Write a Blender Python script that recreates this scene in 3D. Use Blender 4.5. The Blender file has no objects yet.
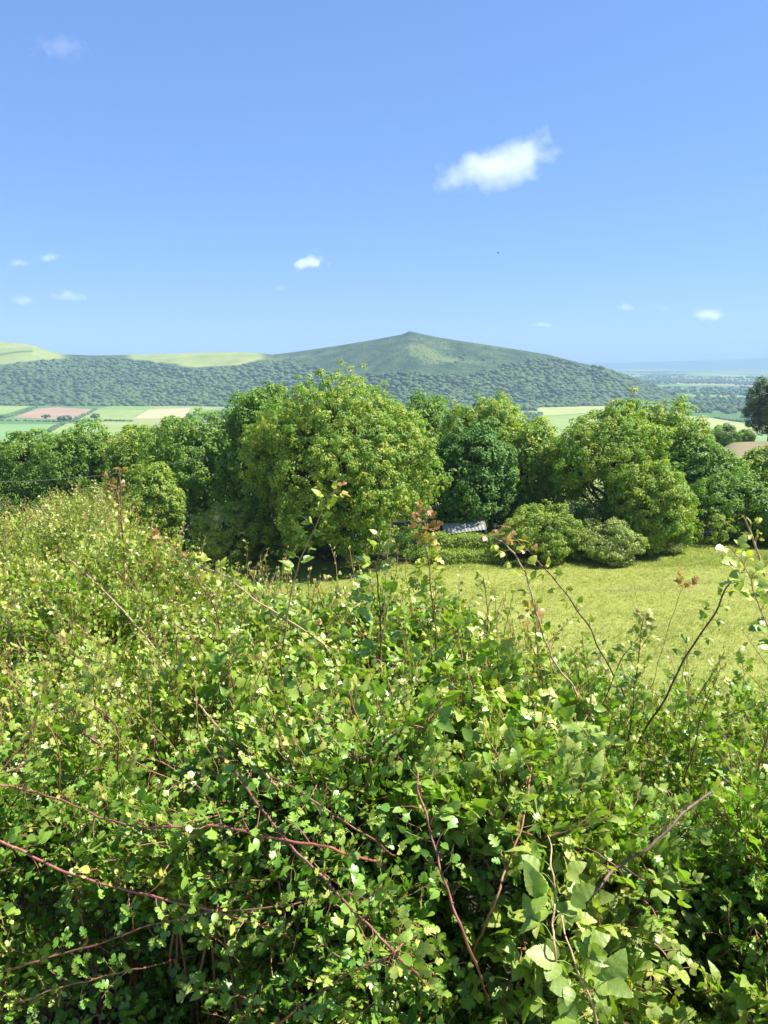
import bpy, math, random
import numpy as np

rng = np.random.default_rng(7)
random.seed(7)
EYE = np.array([0.0, 0.0, 1.65])
F = 770.0
TH = math.atan(150.0 / F)
W, H = 768, 1024
scene = bpy.context.scene
COL = scene.collection

# ------------------------------------------------------------------ helpers
def ray(px, py):
    x = (np.asarray(px, float) - 384.0) / F
    y = -(np.asarray(py, float) - 512.0) / F
    c, s = math.cos(TH), math.sin(TH)
    return np.stack([x, c + y * s, -s + y * c], -1)

def P(px, py, d):
    """world point on the line of sight of a photo pixel at ground distance d (along y)"""
    r = ray(px, py)
    return EYE + r * (np.asarray(d, float) / r[..., 1])[..., None]

def proj(p):
    q = np.asarray(p) - EYE
    c, s = math.cos(TH), math.sin(TH)
    dep = q[..., 1] * c - q[..., 2] * s
    up = q[..., 1] * s + q[..., 2] * c
    return 384 + F * q[..., 0] / dep, 512 - F * up / dep

def _h(ix, iy, iz, seed):
    n = (ix * 374761393 + iy * 668265263 + iz * 2147483647 + seed * 974711) & 0xffffffff
    n = ((n ^ (n >> 13)) * 1274126177) & 0xffffffff
    n = n ^ (n >> 16)
    return (n & 0xffff) / 65535.0

def noise(p, scale, seed=0):
    """smooth value noise -1..1, p (...,3)"""
    p = np.asarray(p, float) / scale
    i = np.floor(p).astype(np.int64); f = p - i
    f = f * f * (3 - 2 * f)
    r = 0
    for dx in (0, 1):
        for dy in (0, 1):
            for dz in (0, 1):
                w = (f[..., 0] if dx else 1 - f[..., 0]) * (f[..., 1] if dy else 1 - f[..., 1]) * (f[..., 2] if dz else 1 - f[..., 2])
                r = r + w * _h(i[..., 0] + dx, i[..., 1] + dy, i[..., 2] + dz, seed)
    return r * 2 - 1

def unit(v):
    return v / np.maximum(np.linalg.norm(v, axis=-1, keepdims=True), 1e-9)

def sstep(a, b, x):
    t = np.clip((x - a) / (b - a), 0, 1)
    return t * t * (3 - 2 * t)

def tag(o, label=None, cat=None, group=None, kind=None):
    if label: o['label'] = label
    if cat: o['category'] = cat
    if group: o['group'] = group
    if kind: o['kind'] = kind
    return o

def empty(name, loc):
    o = bpy.data.objects.new(name, None)
    o.empty_display_size = 0.2
    COL.objects.link(o)
    o.location = [float(v) for v in loc]
    return o

def mesh(name, V, T, mat, parent=None, attrs=None, smooth=True, quads=None, origin=None):
    """one mesh object from triangle array T (and quad array); V in world space, attrs = {name: float per vertex}"""
    V = np.asarray(V, np.float32)
    me = bpy.data.meshes.new(name)
    org = np.zeros(3)
    if parent is not None:
        org = np.array(parent.location)
    elif origin is not None:
        org = np.asarray(origin, float)
    Vl = (V - org).astype(np.float32)
    nT = 0 if T is None else len(T); nQ = 0 if quads is None else len(quads)
    me.vertices.add(len(V)); me.vertices.foreach_set('co', np.ascontiguousarray(Vl).ravel())
    li = []
    st = []
    if nT:
        li.append(np.asarray(T, np.int32).ravel()); st.append(np.arange(nT, dtype=np.int32) * 3)
    if nQ:
        li.append(np.asarray(quads, np.int32).ravel()); st.append(nT * 3 + np.arange(nQ, dtype=np.int32) * 4)
    li = np.concatenate(li); st = np.concatenate(st)
    me.loops.add(len(li)); me.loops.foreach_set('vertex_index', li)
    me.polygons.add(len(st)); me.polygons.foreach_set('loop_start', st)
    me.update(calc_edges=True)
    me.polygons.foreach_set('use_smooth', np.full(len(st), smooth, dtype=bool))
    for k, a in (attrs or {}).items():
        a = np.asarray(a, np.float32)
        if a.ndim == 1:
            at = me.attributes.new(k, 'FLOAT', 'POINT'); at.data.foreach_set('value', a)
        else:
            at = me.attributes.new(k, 'FLOAT_VECTOR', 'POINT'); at.data.foreach_set('vector', np.ascontiguousarray(a).ravel())
    me.materials.append(mat)
    o = bpy.data.objects.new(name, me)
    COL.objects.link(o)
    if parent is not None:
        o.parent = parent
    else:
        o.location = [float(v) for v in org]
    return o

class Acc:
    """collects pieces of one mesh"""
    def __init__(s): s.V = []; s.T = []; s.A = {}; s.n = 0
    def add(s, V, T, **attrs):
        V = np.asarray(V, float).reshape(-1, 3)
        s.V.append(V); s.T.append(np.asarray(T).reshape(-1, 3) + s.n)
        for k, a in attrs.items():
            a = np.asarray(a, float)
            if a.ndim == 0: a = np.full(len(V), float(a))
            s.A.setdefault(k, []).append(a)
        s.n += len(V)
    def arrays(s):
        return np.concatenate(s.V), np.concatenate(s.T), {k: np.concatenate(v) for k, v in s.A.items()}
    def build(s, name, mat, parent=None, smooth=True, origin=None):
        V, T, A = s.arrays()
        return mesh(name, V, T, mat, parent, A, smooth, origin=origin)

def tube(pts, r, sides=6, cap=True):
    pts = np.asarray(pts, float); n = len(pts)
    r = np.broadcast_to(np.asarray(r, float), (n,))
    t = unit(np.gradient(pts, axis=0))
    ref = np.tile(np.array([0.31, 0.77, 0.55]), (n, 1))
    a = unit(np.cross(t, ref)); b = np.cross(t, a)
    ang = np.arange(sides) / sides * 2 * math.pi
    V = pts[:, None] + r[:, None, None] * (np.cos(ang)[None, :, None] * a[:, None] + np.sin(ang)[None, :, None] * b[:, None])
    V = V.reshape(-1, 3)
    i = np.arange(n - 1)[:, None] * sides; j = np.arange(sides)[None]; k = (np.arange(sides)[None] + 1) % sides
    T = np.concatenate([np.stack([i + j, i + k, i + sides + k], -1).reshape(-1, 3),
                        np.stack([i + j, i + sides + k, i + sides + j], -1).reshape(-1, 3)])
    along = np.repeat(np.linspace(0, 1, n), sides)
    return V, T, along

def smooth_path(ctrl, n):
    ctrl = np.asarray(ctrl, float)
    if len(ctrl) == 2:
        t = np.linspace(0, 1, n)[:, None]
        return ctrl[0] * (1 - t) + ctrl[1] * t
    c = np.concatenate([[2 * ctrl[0] - ctrl[1]], ctrl, [2 * ctrl[-1] - ctrl[-2]]])
    seg = len(ctrl) - 1
    u = np.linspace(0, seg - 1e-6, n); i = u.astype(int); f = (u - i)[:, None]
    p0, p1, p2, p3 = c[i], c[i + 1], c[i + 2], c[i + 3]
    return 0.5 * (2 * p1 + (p2 - p0) * f + (2 * p0 - 5 * p1 + 4 * p2 - p3) * f ** 2 + (3 * p1 - p0 - 3 * p2 + p3) * f ** 3)

def frames(x, up, roll):
    """rotation matrices with columns (x axis along, y, z near up), rolled about x"""
    x = unit(x)
    y = unit(np.cross(up, x)); z = np.cross(x, y)
    c, s = np.cos(roll)[:, None], np.sin(roll)[:, None]
    y2 = y * c + z * s; z2 = z * c - y * s
    return np.stack([x, y2, z2], -1)

def rand_unit(n):
    return unit(rng.normal(size=(n, 3)))

# ------------------------------------------------------------------ materials
def new_mat(name):
    m = bpy.data.materials.new(name); m.use_nodes = True
    nt = m.node_tree; nt.nodes.clear()
    return m, nt

def N(nt, typ, **kw):
    n = nt.nodes.new(typ)
    for k, v in kw.items():
        if k.startswith('i_'):
            n.inputs[k[2:].replace('_', ' ')].default_value = v
        else:
            setattr(n, k, v)
    return n

def rgba(c): return (c[0], c[1], c[2], 1.0)

def ramp(nt, fac, stops):
    r = nt.nodes.new('ShaderNodeValToRGB')
    e = r.color_ramp.elements
    e[0].position = stops[0][0]; e[0].color = rgba(stops[0][1])
    e[1].position = stops[-1][0]; e[1].color = rgba(stops[-1][1])
    for p, c in stops[1:-1]:
        k = e.new(p); k.color = rgba(c)
    nt.links.new(fac, r.inputs['Fac'])
    return r.outputs['Color']

def mixc(nt, fac, a, b, mode='MIX'):
    m = nt.nodes.new('ShaderNodeMix'); m.data_type = 'RGBA'; m.blend_type = mode
    for sock, v in ((m.inputs[0], fac), (m.inputs[6], a), (m.inputs[7], b)):
        if isinstance(v, (int, float)): sock.default_value = v
        elif isinstance(v, (tuple, list)): sock.default_value = rgba(v)
        else: nt.links.new(v, sock)
    return m.outputs[2]

def math_(nt, op, a, b=0.0, clamp=False):
    m = nt.nodes.new('ShaderNodeMath'); m.operation = op; m.use_clamp = clamp
    for sock, v in ((m.inputs[0], a), (m.inputs[1], b)):
        if isinstance(v, (int, float)): sock.default_value = v
        else: nt.links.new(v, sock)
    return m.outputs[0]

def noise_node(nt, scale, detail=4, coord=None, rough=0.55):
    n = N(nt, 'ShaderNodeTexNoise'); n.inputs['Scale'].default_value = scale
    n.inputs['Detail'].default_value = detail; n.inputs['Roughness'].default_value = rough
    if coord is None:
        coord = N(nt, 'ShaderNodeNewGeometry').outputs['Position']
    nt.links.new(coord, n.inputs['Vector'])
    return n.outputs['Fac']

def leaf_mat(name, dark, mid, young, trans=0.35, rough=0.42, spec=0.5, veins=False, tip=None, k=1.0):
    dark, mid, young = [tuple(min(v * q, .42) for v, q in zip(c, (1.05 * k, 1.04 * k, .80 * k))) for c in (dark, mid, young)]
    m, nt = new_mat(name)
    rnd = N(nt, 'ShaderNodeAttribute', attribute_name='rnd').outputs['Fac']
    age = N(nt, 'ShaderNodeAttribute', attribute_name='age').outputs['Fac']
    col = ramp(nt, rnd, [(0.0, dark), (1.0, mid)])
    stops = [(0.0, (0, 0, 0)), (1.0, (1, 1, 1))]
    col = mixc(nt, math_(nt, 'MULTIPLY', age, 1.6, True), col, young)
    if tip is not None:
        f = math_(nt, 'MULTIPLY', math_(nt, 'SUBTRACT', age, 0.72, True), 3.5, True)
        col = mixc(nt, f, col, tip)
    bump = None
    if veins:
        luv = N(nt, 'ShaderNodeAttribute', attribute_name='luv').outputs['Vector']
        sp = N(nt, 'ShaderNodeSeparateXYZ'); nt.links.new(luv, sp.inputs[0])
        ay = math_(nt, 'ABSOLUTE', sp.outputs['Y'])
        q = math_(nt, 'SUBTRACT', sp.outputs['X'], math_(nt, 'MULTIPLY', ay, 0.75))
        fr = math_(nt, 'FRACT', math_(nt, 'MULTIPLY', q, 8.0))
        tri = math_(nt, 'ABSOLUTE', math_(nt, 'SUBTRACT', fr, 0.5))
        side = math_(nt, 'LESS_THAN', tri, 0.045)
        mid_ = math_(nt, 'LESS_THAN', ay, 0.018)
        v = math_(nt, 'MAXIMUM', math_(nt, 'MULTIPLY', side, 0.5), mid_)
        col = mixc(nt, math_(nt, 'MULTIPLY', v, 0.35), col, (0.30, 0.40, 0.14))
        b = N(nt, 'ShaderNodeBump'); b.inputs['Strength'].default_value = 0.25; b.inputs['Distance'].default_value = 0.001
        nt.links.new(tri, b.inputs['Height']); bump = b.outputs['Normal']
    # a little blotchiness
    blot = noise_node(nt, 90.0, 2)
    hsv = N(nt, 'ShaderNodeHueSaturation')
    nt.links.new(col, hsv.inputs['Color'])
    nt.links.new(math_(nt, 'ADD', math_(nt, 'MULTIPLY', blot, 0.5), 0.75), hsv.inputs['Value'])
    col = hsv.outputs['Color']
    pr = N(nt, 'ShaderNodeBsdfPrincipled')
    pr.inputs['Roughness'].default_value = rough
    pr.inputs['Specular IOR Level'].default_value = spec
    nt.links.new(col, pr.inputs['Base Color'])
    if bump is not None: nt.links.new(bump, pr.inputs['Normal'])
    tr = N(nt, 'ShaderNodeBsdfTranslucent')
    nt.links.new(mixc(nt, 1.0, col, (1.25, 1.6, 0.38), 'MULTIPLY'), tr.inputs['Color'])
    mx = N(nt, 'ShaderNodeMixShader'); mx.inputs[0].default_value = trans
    nt.links.new(pr.outputs[0], mx.inputs[1]); nt.links.new(tr.outputs[0], mx.inputs[2])
    out = N(nt, 'ShaderNodeOutputMaterial'); nt.links.new(mx.outputs[0], out.inputs['Surface'])
    return m

def simple_mat(name, c0, c1, scale, rough=0.8, spec=0.3, attr=None, ac=None, bump=0.0):
    m, nt = new_mat(name)
    f = noise_node(nt, scale, 5)
    col = ramp(nt, f, [(0.3, c0), (0.7, c1)])
    if attr:
        a = N(nt, 'ShaderNodeAttribute', attribute_name=attr).outputs['Fac']
        col = mixc(nt, a, col, ac)
    pr = N(nt, 'ShaderNodeBsdfPrincipled'); pr.inputs['Roughness'].default_value = rough
    pr.inputs['Specular IOR Level'].default_value = spec
    nt.links.new(col, pr.inputs['Base Color'])
    if bump:
        b = N(nt, 'ShaderNodeBump'); b.inputs['Strength'].default_value = bump; b.inputs['Distance'].default_value = 0.02
        nt.links.new(f, b.inputs['Height']); nt.links.new(b.outputs['Normal'], pr.inputs['Normal'])
    out = N(nt, 'ShaderNodeOutputMaterial'); nt.links.new(pr.outputs[0], out.inputs['Surface'])
    return m

# ------------------------------------------------------------------ render, camera, light
SUN_EL, SUN_AZ = 55.0, 85.0        # azimuth clockwise from the view direction (+y) towards +x
def setup():
    cam = bpy.data.cameras.new('camera'); co = bpy.data.objects.new('camera', cam); COL.objects.link(co)
    cam.sensor_fit = 'VERTICAL'; cam.sensor_height = 24.0; cam.lens = 24.0 * F / H
    cam.clip_start = 0.05; cam.clip_end = 80000
    co.location = EYE; co.rotation_euler = (math.pi / 2 - TH, 0, 0)
    scene.camera = co
    w = bpy.data.worlds.new('World'); scene.world = w; w.use_nodes = True
    nt = w.node_tree; nt.nodes.clear()
    sky = N(nt, 'ShaderNodeTexSky'); sky.sky_type = 'NISHITA'; sky.sun_disc = False
    sky.sun_elevation = math.radians(SUN_EL); sky.sun_rotation = math.radians(SUN_AZ)
    sky.altitude = 100; sky.air_density = 1.0; sky.dust_density = 0.0; sky.ozone_density = 6.0
    hs = N(nt, 'ShaderNodeHueSaturation'); hs.inputs['Saturation'].default_value = SKY_SAT; hs.inputs['Hue'].default_value = SKY_HUE
    bg = N(nt, 'ShaderNodeBackground'); bg.inputs['Strength'].default_value = SKY_STR
    out = N(nt, 'ShaderNodeOutputWorld')
    ga = N(nt, 'ShaderNodeGamma'); ga.inputs[1].default_value = 0.56
    nt.links.new(sky.outputs[0], hs.inputs['Color']); nt.links.new(hs.outputs[0], ga.inputs[0])
    nt.links.new(mixc(nt, 1.0, ga.outputs[0], (0.95, 1.295, 1.98), 'MULTIPLY'), bg.inputs['Color']); nt.links.new(bg.outputs[0], out.inputs['Surface'])
    s = bpy.data.lights.new('sun', 'SUN'); s.energy = SUN_STR; s.angle = math.radians(0.53); s.color = (1.0, 0.955, 0.88)
    so = bpy.data.objects.new('sun', s); COL.objects.link(so)
    el, az = math.radians(SUN_EL), math.radians(SUN_AZ)
    d = (math.sin(az) * math.cos(el), math.cos(az) * math.cos(el), math.sin(el))
    from mathutils import Vector
    so.rotation_euler = Vector(d).to_track_quat('Z', 'Y').to_euler()
    so.location = (20, 5, 60)
    v = scene.view_settings; v.view_transform = 'Standard'; v.look = 'None'; v.exposure = EXPO; v.gamma = 1.0; v.use_curve_mapping = False
    c = scene.cycles
    c.max_bounces = 10; c.diffuse_bounces = 4; c.glossy_bounces = 3; c.transmission_bounces = 8
    c.transparent_max_bounces = 16; c.volume_bounces = 6
    c.volume_step_rate = 0.35; c.volume_max_steps = 256
    c.use_denoising = True
    c.use_adaptive_sampling = True; c.adaptive_threshold = 0.015
    c.sample_clamp_indirect = 6.0
    c.caustics_reflective = False; c.caustics_refractive = False
SKY_SAT, SKY_HUE, SKY_STR, SUN_STR, EXPO = 1.0, 0.5, 0.068, 4.4, 1.58

# ------------------------------------------------------------------ leaf shapes (base at origin, unit length along +x, normal +z)
def strip_leaf(half, fold=0.18, curl=0.15, teeth=0.0):
    half = np.asarray(half, float); n = len(half)
    mx = np.maximum.accumulate(np.linspace(half[0, 0], half[-1, 0], n))
    mid = np.stack([mx, 0 * mx, -curl * mx ** 2], -1)
    def side(s):
        x, y = half[:, 0], half[:, 1]
        return np.stack([x, s * y, fold * y - curl * x ** 2 * 1.1], -1)
    V = np.concatenate([mid, side(1), side(-1)])
    T = []
    for i in range(n - 1):
        a, b = i, i + 1
        for off, fl in ((n, 0), (2 * n, 1)):
            q = [(a, b, off + b), (a, off + b, off + a)]
            T += [t[::-1] if not fl else t for t in q]
    luv = V.copy(); luv[:, 2] = 0
    return V, np.array(T), luv

def ovate(w=0.36, n=8, teeth=0.03, fold=0.2, curl=0.2, tipp=1.6):
    x = np.linspace(0, 1, n)
    y = w * np.sin(math.pi * x ** 0.75) ** 0.7 * (1 - 0.35 * x ** 3)
    y[-1] = 0.0; y[0] = 0.02
    for i in range(1, n - 1):
        y[i] *= 1 + (teeth * 3 if i % 2 else -teeth * 3)
    return strip_leaf(np.stack([x, y], -1), fold, curl)

HAW = strip_leaf([(0, .015), (.16, .04), (.28, .30), (.42, .36), (.40, .16), (.58, .33), (.70, .30), (.68, .14), (.86, .20), (1, .0)], 0.22, 0.18)
HAW_R = strip_leaf([(0, .015), (.2, .05), (.42, .24), (.56, .40), (.68, .38), (.66, .22), (.84, .30), (.97, .16), (1, .0)], 0.2, 0.22)
OVAL = ovate(0.30, 7, 0.0, 0.16, 0.2)
BRAM = ovate(0.37, 18, 0.016, 0.22, 0.28)
for _i in range(18):
    for _o in (18, 36): BRAM[0][_o + _i, 2] += 0.010 * (1 if _i % 4 < 2 else -1)
MAPLE = strip_leaf([(0, .02), (.02, .16), (-.04, .40), (.20, .34), (.38, .54), (.48, .52), (.44, .24), (.70, .26), (.76, .16), (1, .0)], 0.12, 0.16)
def _haw(f, c): return strip_leaf([(0, .015), (.14, .03), (.22, .30), (.36, .38), (.38, .13), (.50, .36), (.64, .34), (.62, .11), (.78, .24), (.90, .17), (1, .0)], f, c)
def _hawr(f, c): return strip_leaf([(0, .015), (.22, .05), (.40, .30), (.56, .42), (.66, .36), (.64, .20), (.82, .30), (.96, .17), (1, .0)], f, c)
HAWS = [_haw(.12, .05), _haw(.35, .25), _haw(.22, .5), _haw(-.12, .12)]
HAWRS = [_hawr(.1, .08), _hawr(.32, .3), _hawr(.2, .55), _hawr(-.1, .1)]
def _bram(w, f, c):
    b = ovate(w, 18, .016, f, c)
    for i in range(18):
        for o in (18, 36): b[0][o + i, 2] += .010 * (1 if i % 4 < 2 else -1)
    return b
BRAMS = [_bram(.37, .22, .28), _bram(.33, .4, .5), _bram(.40, .1, .12), _bram(.35, -.1, .3)]
SIMPLE = (np.array([[0, 0, 0], [.45, .28, .06], [.45, -.28, .06], [1, 0, -.1]]), np.array([[0, 2, 3], [0, 3, 1]]), None)

def put(acc, leaf, R, T, S, rnd, age):
    """many copies of one leaf shape in one piece; R (k,3,3) T (k,3) S (k)"""
    V, F_, luv = leaf
    k = len(T); n = len(V)
    P_ = np.einsum('kij,nj->kni', R, V) * S[:, None, None] + T[:, None]
    FF = (F_[None] + (np.arange(k) * n)[:, None, None]).reshape(-1, 3)
    at = dict(rnd=np.repeat(rnd, n), age=np.repeat(age, n))
    if luv is not None: at['luv'] = np.tile(luv, (k, 1))
    acc.add(P_.reshape(-1, 3), FF, **at)

# sprigs: a twig with leaves on it
def make_sprig(leafset, length, nleaf, leaf_len, compound=False, tip_age=0.9, spread=1.0, droop=0.1, rt=0.0011):
    L, S = Acc(), Acc()
    n = 7
    t = np.linspace(0, 1, n)
    pts = np.stack([t * length, 0.06 * length * np.sin(t * 5 + rng.uniform(0, 6)), -droop * length * t ** 2 + 0.05 * length * np.sin(t * 4 + rng.uniform(0, 6))], -1)
    V, T, al = tube(pts, np.linspace(rt * 1.3, rt * 0.6, n), 4)
    S.add(V, T, along=al)
    side = 1
    reps = [i for i in range(nleaf) for _ in range(1 if compound else int(rng.integers(1, 4)))]
    for i in reps:
        u = 0.12 + 0.88 * (i + rng.uniform(-.3, .3)) / max(nleaf - 1, 1)
        u = min(max(u, 0.02), 1.0)
        base = np.array([np.interp(u, t, pts[:, k]) for k in range(3)])
        side = -side
        ang = side * rng.uniform(0.2, 1.7) * (1 - 0.55 * u) * spread
        elev = rng.uniform(-0.25, 0.75)
        d = np.array([math.cos(ang) * math.cos(elev), math.sin(ang) * math.cos(elev), math.sin(elev)])
        age = tip_age * max(0.0, (u - 0.45) / 0.55) ** 1.4 * rng.uniform(0.6, 1.1)
        size = leaf_len * rng.uniform(0.65, 1.2) * (1.0 - 0.45 * max(0, u - 0.7) / 0.3)
        up = unit(np.array([[-0.35 * d[0], -0.35 * d[1], 1.0]]) + rng.normal(size=(1, 3)) * 0.28)
        pl = leaf_len * (0.9 if compound else 0.3) * rng.uniform(.6, 1.2)
        end = base + d * pl
        V, T, al = tube(np.stack([base, (base + end) / 2 + [0, 0, .08 * pl], end]), rt * 0.6, 3)
        S.add(V, T, along=al * 0 + 0.8)
        lr = rng.uniform()
        if compound:
            kids = [(0, 1.0), (1.05, .8), (-1.05, .8)]
            if rng.uniform() < .3: kids += [(1.9, .6), (-1.9, .6)]
        else:
            kids = [(0, 1.0)]
        Rb = frames(d[None], up, np.zeros(1))[0]
        for a, sc in kids:
            dl = Rb @ np.array([math.cos(a), math.sin(a), -0.12])
            upl = unit((Rb[:, 2] + rng.normal(size=3) * .15)[None])
            R = frames(dl[None], upl, rng.normal(size=1) * .25)
            put(L, leafset[rng.integers(len(leafset))], R, (end + dl * size * .08)[None], np.array([size * sc]), np.array([min(1, max(0, lr + rng.uniform(-.12, .12)))]), np.array([min(age, 1)]))
    return L.arrays(), S.arrays()

def scatter_sprigs(accL, accS, variants, idx, R, T, S, rj, aj):
    for v in range(len(variants)):
        m = np.where(idx == v)[0]
        if not len(m): continue
        (V, F_, A), (V2, F2, A2) = variants[v]
        k, n = len(m), len(V)
        Pp = np.einsum('kij,nj->kni', R[m], V) * S[m][:, None, None] + T[m][:, None]
        FF = (F_[None] + (np.arange(k) * n)[:, None, None]).reshape(-1, 3)
        rnd = np.clip(A['rnd'][None] * 0.75 + rj[m][:, None] * 0.45 - .1, 0, 1)
        age = np.clip(A['age'][None] * aj[m][:, None], 0, 1)
        accL.add(Pp.reshape(-1, 3), FF, rnd=rnd.ravel(), age=age.ravel(), luv=np.tile(A['luv'], (k, 1)))
        n2 = len(V2)
        P2 = np.einsum('kij,nj->kni', R[m], V2) * S[m][:, None, None] + T[m][:, None]
        F22 = (F2[None] + (np.arange(k) * n2)[:, None, None]).reshape(-1, 3)
        accS.add(P2.reshape(-1, 3), F22, along=np.tile(A2['along'], k))

# ------------------------------------------------------------------ land
VALLEY = -112.0
def ground_rel(x, y):
    """height below the eye of the meadow, the wood floor and the spur; world coordinates"""
    x = np.asarray(x, float); y = np.asarray(y, float)
    base = np.interp(y, [-60, 0, 2.2, 3.2, 6, 15, 30, 45, 55, 63, 75, 100, 140, 200, 330, 520, 900],
                     [-1.2, -1.65, -1.7, -2.0, -3.3, -7.9, -12.75, -14.75, -15.25, -15.5, -16.0, -18.5, -26, -42, -74, -104, VALLEY - 1.5])
    # spur carrying the brown field on the right
    u = x / np.maximum(y, 1)
    w = sstep(0.34, 0.46, u) * sstep(80, 130, y)
    spur = np.interp(y, [60, 100, 150, 205, 235, 300, 420, 700], [-15.5, -17.5, -18.6, -20.2, -24, -44, -86, VALLEY - 1.5]) - np.clip((0.62 - u), -1, .4) * 6 * sstep(120, 200, y)
    return base * (1 - w) + np.maximum(spur, base) * w

def gz(x, y): return ground_rel(x, y) + EYE[2]

def hit(px, py, fn=None, dmin=3, dmax=900):
    ds = np.concatenate([np.linspace(dmin, 120, 1200), np.linspace(120.5, dmax, 1500)])
    p = P(np.full_like(ds, px), np.full_like(ds, py), ds)
    g = gz(p[:, 0], p[:, 1])
    below = np.where(p[:, 2] <= g)[0]
    return p[below[0]] if len(below) else p[-1]

def polar_grid(pxs, ds, zfn):
    X, D = np.meshgrid((np.asarray(pxs, float) - 384) / F, np.asarray(ds, float), indexing='ij')
    x = X * D; y = D
    return x, y, zfn(x, y)

def grid_mesh(name, x, y, z, mat, attrs=None):
    n, m = x.shape
    V = np.stack([x, y, z], -1).reshape(-1, 3)
    i = np.arange(n - 1)[:, None] * m + np.arange(m - 1)[None]
    q = np.stack([i, i + m, i + m + 1, i + 1], -1).reshape(-1, 4)
    return mesh(name, V, None, mat, quads=q, attrs={k: a.ravel() for k, a in (attrs or {}).items()})

def grass_mat(name, stops, s1, s2, patch=None):
    m, nt = new_mat(name)
    f = noise_node(nt, s1, 6); g = noise_node(nt, s2, 4)
    col = ramp(nt, f, stops)
    col = mixc(nt, math_(nt, 'MULTIPLY', g, 0.55), col, stops[0][1])
    if patch:
        geo = N(nt, 'ShaderNodeNewGeometry').outputs['Position']
        mp = N(nt, 'ShaderNodeMapping'); mp.inputs['Scale'].default_value = patch[1]
        nt.links.new(geo, mp.inputs['Vector'])
        h = noise_node(nt, 1.0, 5, mp.outputs[0], 0.65)
        k = ramp(nt, h, [(patch[2], (0, 0, 0)), (patch[3], (1, 1, 1))])
        col = mixc(nt, k, col, patch[0])
    pr = N(nt, 'ShaderNodeBsdfPrincipled'); pr.inputs['Roughness'].default_value = 0.85; pr.inputs['Specular IOR Level'].default_value = 0.15
    nt.links.new(col, pr.inputs['Base Color'])
    out = N(nt, 'ShaderNodeOutputMaterial'); nt.links.new(pr.outputs[0], out.inputs['Surface'])
    return m

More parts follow.
